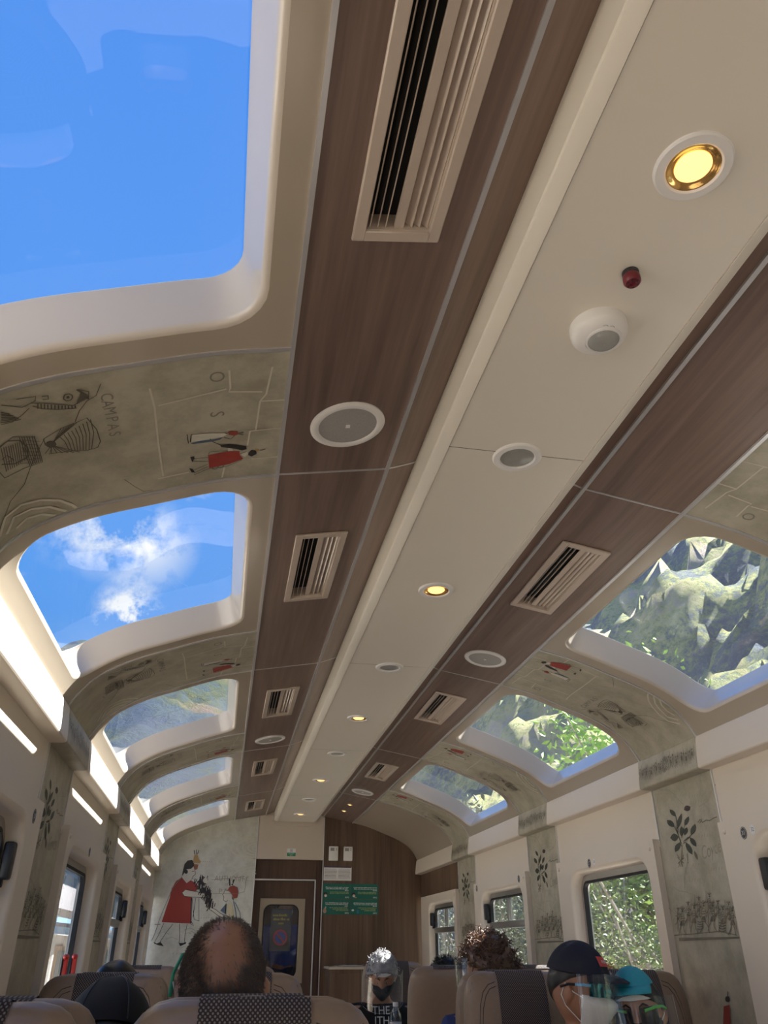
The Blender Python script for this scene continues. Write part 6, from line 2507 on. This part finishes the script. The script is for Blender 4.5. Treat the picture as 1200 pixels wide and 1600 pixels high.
# 1 the balding man straight ahead
p, HM = make_person('balding man seen from behind with short grey hair, over the nearest seat', -0.535, 1.80, 0.0, 1.25, M['skin_b'], M['greycloth'], head_pitch=-4, head_scale=1.07, lean=(-0.043, 0.0))
def bald_region(az, el):
    d = Vector((sin(radians(az)) * cos(radians(el)), cos(radians(az)) * cos(radians(el)), sin(radians(el))))
    if d.y > 0.25 and d.z < 0.72 and abs(az) < 72: return 0
    e = (d.x / 0.52) ** 2 + ((d.z - 0.52) / 0.56) ** 2        # bare oval on the crown, seen from behind
    if d.y > 0.1: e = (d.x / 0.62) ** 2
    t = max(0.0, min(1.0, (e - 0.40) / 1.0))
    return 0.025 + 0.975 * t * t * (3 - 2 * t)
strands(p, HM, M['hair_salt'], 11000, bald_region, 0.012, 0.0005, 1.2, seed=5)
eyes(p, HM)
mb = MB()
mb.tube([headpt(-66, -8, 0.004), headpt(-88, 2, 0.008), headpt(-104, 4, 0.014), headpt(-108, -12, 0.014), headpt(-84, -32, 0.006), headpt(-64, -46, 0.004)], 0.0022, 6, M=HM)
mb.build('ear_loop', M['maskwhite'], p, 60)
mb = MB()
mb.tube([headpt(-58, 30, 0.008), headpt(-80, 26, 0.012), headpt(-95, 10, 0.016), headpt(-97, -6, 0.018)], 0.0035, 6, M=HM)
mb.build('shield_strap', M['greenband'], p, 60)
mask(p, HM, M['maskwhite'], False)

# 2 passenger with the black cap
p, HM = make_person('passenger in a black cap bowed low between the two nearest seats', -0.92, 1.90, 0.0, 1.142, M['skin_a'], M['blackcloth'], head_pitch=-22, lean=(0.05, 0.0), head_shift=(0.07, 0.02))
hair_shell(p, HM, M['hair_black'], 0.008, line_of_hair(30, 0, -45), 0.004)
eyes(p, HM)
mb = MB()
na = 40
R = []
for j in range(11):
    R.append([headpt(360 * i / na, 8 + 81.5 * j / 10, 0.015 + 0.002 * abs(sin(radians(360 * i / na * 3)))) for i in range(na)])
mb.loft(R, True, (False, True), M=HM)
cp = mb.build('cap', M['blackcloth'], p, 60)
mb = MB()
for i in range(6):
    mb.tube([headpt(60 * i + 30, 10 + 7.8 * j, 0.0185) for j in range(11)], 0.0012, 5, M=HM)
mb.build('cap_seam', M['black'], cp, 60)

# 3 dark hair by the sky side window
p, HM = make_person('dark-haired passenger low behind the second seat by the sky side window', -0.955, 3.42, 0.0, 1.155, M['skin_a'], M['greycloth'], head_pitch=-8)
hair_shell(p, HM, M['hair_black'], 0.016, line_of_hair(32, 0, -45), 0.006)
eyes(p, HM)

# 4 grey-haired passenger facing the camera, head bowed
p, HM = make_person('grey-haired passenger with face shield and black mask, head bowed, facing the camera', 0.335, 5.14, pi, 1.19, M['skin_a'], M['blackcloth'], head_pitch=-34, head_yaw=-10, lean=(0.0, 0.06), head_shift=(0, 0.05))
hl = line_of_hair(32, -8, -40)
hair_shell(p, HM, M['hair_grey'], 0.012, hl, 0.008)
reg = lambda az, el: 1.0 if el > hl(az % 360) - 4 else 0
curls(p, HM, M['hair_grey'], 260, reg, 0.006, 1.1, 0.024, 0.0028, seed=21)
eyes(p, HM)
mask(p, HM, M['maskblack'])
face_shield(p, HM)
mb = MB()
GT = lambda a, b, off=0.0: Vector((-a, 0.165 + off - 0.35 * max(0.0, b - 0.86), b))
for q, s in enumerate(('THE', 'ITH', 'IC')):
    add_text(mb, s, 0.055, GT, -0.01 + 0.004 * q, 0.900 - 0.047 * q, 0.0)
txt = mb.build('shirt_lettering', M['ink_white'], p, recalc=False)

# 5 dark hair beyond the plain seat
p, HM = make_person('black-haired passenger whose crown shows above the plain brown seat', 0.665, 4.5, 0.0, 1.155, M['skin_a'], M['greycloth'], head_pitch=-8, lean=(-0.08, 0))
hair_shell(p, HM, M['hair_black'], 0.014, line_of_hair(32, 0, -45), 0.006)
strands(p, HM, M['hair_black'], 900, lambda az, el: 1 if el > 10 else 0, 0.03, 0.0012, 0.4, name='hair_locks', seed=9, base=0.012)
eyes(p, HM)

# 6 the curly passenger, face turned to the aisle
p, HM = make_person('curly brown-haired passenger with a clear face shield, seen from behind', 0.468, 3.38, 0.0, 1.243, M['skin_a'], M['bluecloth'], head_yaw=48, head_pitch=-10)
hl2 = line_of_hair(30, 2, -42)
hair_shell(p, HM, M['hair_brown'], 0.018, hl2, 0.010, 26)
reg2 = lambda az, el: 1.0 if el > hl2(az % 360) - 2 else 0
curls(p, HM, M['hair_brown'], 620, reg2, 0.0075, 1.4, 0.034, 0.0026, seed=31, base=0.012)
eyes(p, HM)
mask(p, HM, M['maskwhite'])
face_shield(p, HM)

# 7 man in the navy cap, face turned towards his neighbour
p, HM = make_person('man in a navy cap, mirrored glasses and white mask behind a face shield', 0.485, 2.78, pi, 1.205, M['skin_b'], M['navy'], head_yaw=50, head_pitch=-8, lean=(-0.078, 0))
hair_shell(p, HM, M['hair_black'], 0.005, line_of_hair(30, 16, -30), 0.002)
eyes(p, HM)
def ball_cap(p, HM, mat, off=0.016, lo=22, brim=0.066, brim_span=60, droop=0.014, name='cap'):
    mb = MB()
    na = 44
    R = []
    for j in range(11):
        R.append([headpt(360 * i / na, lo + (89.5 - lo) * j / 10, off + 0.010 * sin(radians(90 * j / 10))) for i in range(na)])
    mb.loft(R, True, (False, True), M=HM)
    cp = mb.build(name, mat, p, 70)
    mb = MB()
    n = 18
    R = []
    for i in range(n + 1):
        az = -brim_span + 2 * brim_span * i / n
        b0 = headpt(az, lo + 3, off - 0.002)
        d = Vector((sin(radians(az)) * 0.35, 1.0, 0)).normalized()
        w = brim * cos(radians(90 * (az / brim_span))) ** 0.45 if abs(az) < brim_span else 0.004
        ring = []
        for t_, zz in ((0, 0.0), (0.4, -0.1), (0.75, -0.35), (1.0, -0.8)):
            ring.append(b0 + d * w * t_ + Vector((0, 0, zz * droop - 0.010 * (az / brim_span) ** 2 * t_)))
        ring += [q - Vector((0, 0, 0.004)) for q in reversed(ring)]
        R.append(ring)
    mb.loft(R, True, (True, True), M=HM)
    mb.build('brim', mat, cp, 60)
    return cp
cp = ball_cap(p, HM, M['navy'])
mb = MB()
FP = lambda a, b, off=0.0: headpt(a * 100, b * 100, off + 0.0225)
vs = [FP(-0.30 + 0.60 * i / 10, 0.34 + 0.15 * j / 4) for i in range(11) for j in range(5)]
mb.add(vs, [(i * 5 + j, i * 5 + j + 1, (i + 1) * 5 + j + 1, (i + 1) * 5 + j) for i in range(10) for j in range(4)], 0, HM)
pt = mb.build('cap_patch', M['patchred'], cp, 60, False)
mb = MB()
vs, fs = text_tris('Valken', 0.16)
mb.add([FP(v.x * 0.95, 0.415 + v.y * 0.6, 0.0012) for v in vs], fs, 0, HM)
mb.build('patch_lettering', M['ink_white'], pt, recalc=False)
mask(p, HM, M['maskwhite'])
mb = MB()
for s in (-1, 1):
    head_patch(mb, s * 6, s * 56, -4, 15, 0.014, 12, 6, M4=HM)
gl = mb.build('sunglasses', M['mirror'], p, 60)
for s in (-1, 1):
    mb = MB()
    mb.tube([headpt(s * 54, 9, 0.016), headpt(s * 68, 9, 0.014), headpt(s * 80, 8, 0.012)], 0.0045, 6, M=HM)
    mb.build('glasses_hinge', M['blueframe'], gl, 60)
    mb = MB()
    mb.tube([headpt(s * 78, 8, 0.012), headpt(s * 92, 7, 0.011), headpt(s * 106, 2, 0.014)], 0.0042, 6, M=HM)
    mb.build('glasses_temple', M['black'], gl, 60)
face_shield(p, HM, r=0.124)

# 8 passenger in the turquoise hat
p, HM = make_person('passenger in a turquoise hat with face shield and black mask', 0.90, 2.76, pi, 1.135, M['skin_a'], M['navy'], lean=(0.148, 0), head_yaw=-30, head_pitch=-5, head_roll=5)
hair_shell(p, HM, M['hair_black'], 0.010, line_of_hair(30, 0, -60), 0.004)
eyes(p, HM)
ball_cap(p, HM, M['turq'], 0.012, 42, 0.035, 75, 0.02, 'hat')
mask(p, HM, M['maskblack'])
for s in (-1, 1):
    mb = MB()
    mb.tube([headpt(s * 20, 10, 0.012), headpt(s * 45, 12, 0.014), headpt(s * 70, 10, 0.012), headpt(s * 95, 4, 0.012)], 0.0045, 6, M=HM)
    mb.build('glasses_frame', M['lime'], p, 60)
    mb = MB()
    mb.lathe([(0.0001, 0.004), (0.003, 0.003), (0.004, 0.0), (0.003, -0.003), (0.0001, -0.004)], 10, M=HM @ Matrix.Translation(headpt(s * 98, -24, 0.012)))
    mb.build('earring', M['metal'], p, 60)
mb = MB()
for s in (-1, 1):
    head_patch(mb, s * 8, s * 50, -6, 14, 0.011, 10, 6, M4=HM)
mb.build('sunglasses', M['maskblack'], p, 60)
face_shield(p, HM, r=0.122, z0=-0.15)

# 9 brown hair beyond the turquoise hat
p, HM = make_person('brown-haired passenger just visible between the navy cap and turquoise hat', 0.935, 3.46, 0.0, 1.15, M['skin_a'], M['greycloth'])
hair_shell(p, HM, M['hair_light'], 0.016, line_of_hair(32, -10, -60), 0.006)
strands(p, HM, M['hair_light'], 900, lambda az, el: 1 if el > -10 else 0, 0.04, 0.0014, 1.2, name='hair_locks', seed=14, base=0.014)
eyes(p, HM)

# 10 someone in a blue jacket beyond the door
p, HM = make_person('person in a blue jacket standing beyond the door window', 0.02, Y_END + 0.95, pi, 1.66, M['skin_a'], M['brightblue'], standing=True, head_yaw=20)
hair_shell(p, HM, M['hair_black'], 0.010, line_of_hair(30, 0, -45), 0.004)
eyes(p, HM)
mask(p, HM, M['maskwhite'])

# ------------------------------------------------------------------ outside the carriage
def fbm(x, y, s, oct=5, seed=0.0):
    v, a, f = 0.0, 1.0, 1.0 / s
    for i in range(oct):
        v += a * noise.noise(Vector((x * f + seed, y * f - seed, seed * 1.7)))
        a *= 0.52
        f *= 2.07
    return v

GROUND = -0.95
def grid_mesh(name, xs, ys, h, mat, smooth=70):
    mb = MB()
    vs = [(x, y, h(x, y)) for x in xs for y in ys]
    n = len(ys)
    mb.add(vs, [(i * n + j, i * n + j + 1, (i + 1) * n + j + 1, (i + 1) * n + j) for i in range(len(xs) - 1) for j in range(n - 1)])
    return mb.build(name, mat, None, smooth)

M['ballast'] = plain('pale_ground', (0.52, 0.48, 0.42, 1), 0.95, var=0.2, scale=2)
mb = MB()
mb.box((-20, 30, GROUND - 0.05), (60, 140, 0.1))
tag(mb.build('ground', M['ballast']), kind='structure')

def geom(a, b, n):
    return [a * (b / a) ** (i / (n - 1)) for i in range(n)]
M['rock_shade_right'] = terrain_mat('scrub_and_blue_shade', [(0.36, (0.12, 0.15, 0.20, 1)), (0.45, (0.19, 0.22, 0.23, 1)), (0.50, (0.32, 0.36, 0.18, 1)), (0.56, (0.52, 0.50, 0.24, 1)), (0.66, (0.46, 0.40, 0.35, 1))], 0.085, 2.0)  # bluish stops paint the slope's shade and haze into its colour
def h_right(x, y):
    d = x - 3.0
    base = GROUND + d * 0.72 + 0.15 * max(0, y - 10) * min(1, d / 20)
    k = min(d + 1.0, 40)
    r = abs(fbm(x, y, 26, 6, 3.1))
    c = fbm(x, y * 0.7, 8, 5, 1.3)
    return base + (c * 0.18 - r * 0.34) * k + abs(fbm(x, y, 3.2, 4, 6.1)) * min(2.6, 0.16 * k) + fbm(x * 1.5, y, 1.2, 3, 9) * 0.25
xs = [3.0 + v for v in geom(0.3, 170, 150)]
ys = [-40 + 3.0 * i for i in range(12)] + [-4 + 1.0 * i for i in range(24)] + [20 + v for v in geom(0.7, 330, 170)]
o = grid_mesh('mountain_slope', xs, ys, h_right, M['rock_shade_right'], 180)
tag(o, 'steep scrubby mountainside filling the roof windows on the valley side', 'mountain')
M['rock_haze_left'] = terrain_mat('far_mountain_haze', [(0.36, (0.05, 0.075, 0.125, 1)), (0.47, (0.07, 0.10, 0.12, 1)), (0.53, (0.085, 0.105, 0.06, 1)), (0.60, (0.15, 0.145, 0.085, 1)), (0.68, (0.20, 0.15, 0.13, 1))], 0.016, 0.22)  # cool blue stops put distance haze into the ridge's colour
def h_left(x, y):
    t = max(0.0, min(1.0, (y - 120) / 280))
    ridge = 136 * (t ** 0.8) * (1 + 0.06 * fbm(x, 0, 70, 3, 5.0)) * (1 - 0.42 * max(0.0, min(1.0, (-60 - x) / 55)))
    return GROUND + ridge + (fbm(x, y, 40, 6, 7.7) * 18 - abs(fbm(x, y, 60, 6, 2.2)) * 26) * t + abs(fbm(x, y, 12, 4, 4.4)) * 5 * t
o = grid_mesh('mountain_ridge', [-331 + 2.1 * i for i in range(160)], [118 + 2.2 * i for i in range(134)], h_left, M['rock_haze_left'], 180)
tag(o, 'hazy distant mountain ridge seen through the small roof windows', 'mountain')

# leafy plants: every leaf a small folded blade, one mesh of foliage per plant
M['leaf_bright'] = plain('bright_leaves', (0.25, 0.42, 0.07, 1), 0.5, var=0.7, scale=12)
M['leaf_olive'] = plain('olive_leaves', (0.13, 0.15, 0.075, 1), 0.55, var=0.7, scale=12)
M['leaf_mid'] = plain('scrub_leaves', (0.125, 0.17, 0.04, 1), 0.5, var=0.8, scale=14)
M['bark'] = plain('pale_bark', (0.26, 0.22, 0.19, 1), 0.85, var=0.3, scale=30)
def plant(name, label, base, height, spread, n, leaf, mat, seed, cat, group=None, branches=16, low=0.15):
    r5 = random.Random(seed)
    root = empty(name, base)
    tag(root, label, cat, group)
    tips = []
    tb = MB()
    trunk_top = Vector((r5.uniform(-.1, .1), r5.uniform(-.1, .1), height * 0.45))
    tb.tube([(0, 0, -0.3), trunk_top * 0.5 + Vector((0.03, 0.02, 0)), trunk_top], [0.022 * height, 0.016 * height, 0.012 * height], 8)
    for b in range(branches):
        a = r5.uniform(0, 2 * pi)
        st = trunk_top * r5.uniform(low, 1.0)
        end = Vector((cos(a) * spread * r5.uniform(0.4, 1), sin(a) * spread * r5.uniform(0.4, 1), height * r5.uniform(max(0.25, low), 1.0)))
        mid = st.lerp(end, 0.5) + Vector((r5.gauss(0, .06), r5.gauss(0, .06), 0.08)) * height * 0.4
        tb.tube([st, mid, end], [0.008 * height, 0.005 * height, 0.002 * height], 5)
        tips.append((st, mid, end))
    tb.build('branches', M['bark'], root, 60)
    mb = MB()
    for i in range(n):
        st, mid, end = r5.choice(tips)
        t = r5.random() ** 0.6
        c = st.lerp(mid, t * 2) if t < 0.5 else mid.lerp(end, t * 2 - 1)
        c = c + Vector((r5.gauss(0, 1), r5.gauss(0, 1), r5.gauss(0, 1))) * spread * 0.13
        d = Vector((r5.gauss(0, 1), r5.gauss(0, 1), r5.gauss(0, 0.6))).normalized()
        s = d.cross(Vector((r5.gauss(0, 1), r5.gauss(0, 1), r5.gauss(0, 1)))).normalized()
        L = leaf * r5.uniform(0.6, 1.3)
        nn = d.cross(s) * L * 0.08
        mb.add([c, c + d * L * 0.5 + s * L * 0.24 + nn, c + d * L, c + d * L * 0.5 - s * L * 0.24 + nn], [(0, 1, 2), (0, 2, 3)])
    fo = mb.build('foliage', mat, root, None, False)
    return root
plant('leafy_tree', 'bright green leafy tree seen through the middle roof window', (4.35, 9.0, 0.3), 3.85, 1.45, 11000, 0.115, M['leaf_bright'], 4, 'tree', branches=26, low=0.4)
plant('leafy_tree', 'thin tree at the corner of the farthest roof window on the mountain side', (4.6, 15.0, 0.8), 3.1, 1.0, 2600, 0.15, M['leaf_olive'], 8, 'tree', branches=18, low=0.4)
shr = [(3.35, 7.4, 'sunlit green bush filling the clear window behind the turquoise hat', 'leaf_mid', 2.9, 1.1, 3400),
       (3.5, 9.6, 'greyish scrub bush at the far side of the clear window', 'leaf_olive', 2.6, 1.2, 3600),
       (3.2, 5.4, 'green bush outside the window at the picture edge', 'leaf_bright', 2.6, 0.9, 3600),
       (3.6, 12.4, 'dark bush outside the split window behind the curly hair', 'leaf_olive', 3.0, 1.1, 3600),
       (3.8, 16.2, 'bush outside the last window before the wooden wall', 'leaf_olive', 3.0, 1.2, 2600)]
for i, (x, y, lab, lm, hh, sp, n) in enumerate(shr):
    plant('bush', lab, (x, y, GROUND + 0.6), hh, sp, int(n * 2.2), 0.055, M[lm], 40 + i, 'bush', 'bushes outside the windows', 30, 0.1)

# station platform buildings on the other side
M['pale_wall'] = plain('pale_plaster', (0.62, 0.56, 0.48, 1), 0.8, var=0.12, scale=2)
M['tin'] = plain('weathered_tin', (0.30, 0.27, 0.26, 1), 0.6, var=0.3, scale=3)
M['blue_tin'] = plain('pale_blue_fascia', (0.30, 0.46, 0.66, 1), 0.4, var=0.1)
M['timber'] = plain('pale_timber', (0.46, 0.33, 0.22, 1), 0.8, var=0.2, scale=6)
root = empty('station_building', (-4.6, 24.0, GROUND))
tag(root, 'pale station building with blue-edged awning beyond the sky side windows', 'building')
mb = MB()
mb.box((-1.5, 0, 1.5), (3.0, 22, 3.0))
mb.build('wall', M['pale_wall'], root)
mb = MB()
mb.prism([(-3.3, 3.0), (0.15, 3.0), (-1.5, 4.1)], 'y', -11.3, 11.3)
mb.build('roof', M['tin'], root)
mb = MB()
mb.box((0.75, 0, 2.62), (1.7, 21, 0.05), M=Matrix.Rotation(radians(6), 4, 'Y'))
aw = mb.build('awning', M['tin'], root)
mb = MB()
mb.box((1.6, 0, 2.45), (0.05, 21, 0.22))
mb.build('fascia', M['blue_tin'], aw)
for i in range(8):
    mb = MB()
    mb.tube([(1.5, -9.8 + 2.8 * i, 0), (1.5, -9.8 + 2.8 * i, 2.5)], 0.05, 8)
    mb.build('post', M['pale_wall'], root)
for i in range(9):
    mb = MB()
    mb.box((0.03, -9.5 + 2.3 * i, 1.45), (0.06, 1.1, 1.5), 0.0)
    wn_ = mb.build('window', M['timber'], root)
    mb = MB()
    mb.box((0.07, -9.5 + 2.3 * i, 1.45), (0.02, 0.9, 1.3))
    mb.build('pane', M['lens'], wn_)
root = empty('timber_stack', (-3.4, 11.2, GROUND))
tag(root, 'stack of pale timber boards standing beside the track', 'timber stack')
bm_ = MB().box((0, 0, 0), (0.5, 2.6, 0.07), 0.006, 1).mesh('plank')
bm_.materials.append(M['timber'])
for i in range(16):
    o = link('plank', bm_, root)
    o.location = (rnd.uniform(-0.04, 0.04), rnd.uniform(-0.1, 0.1), 0.05 + 0.115 * i)
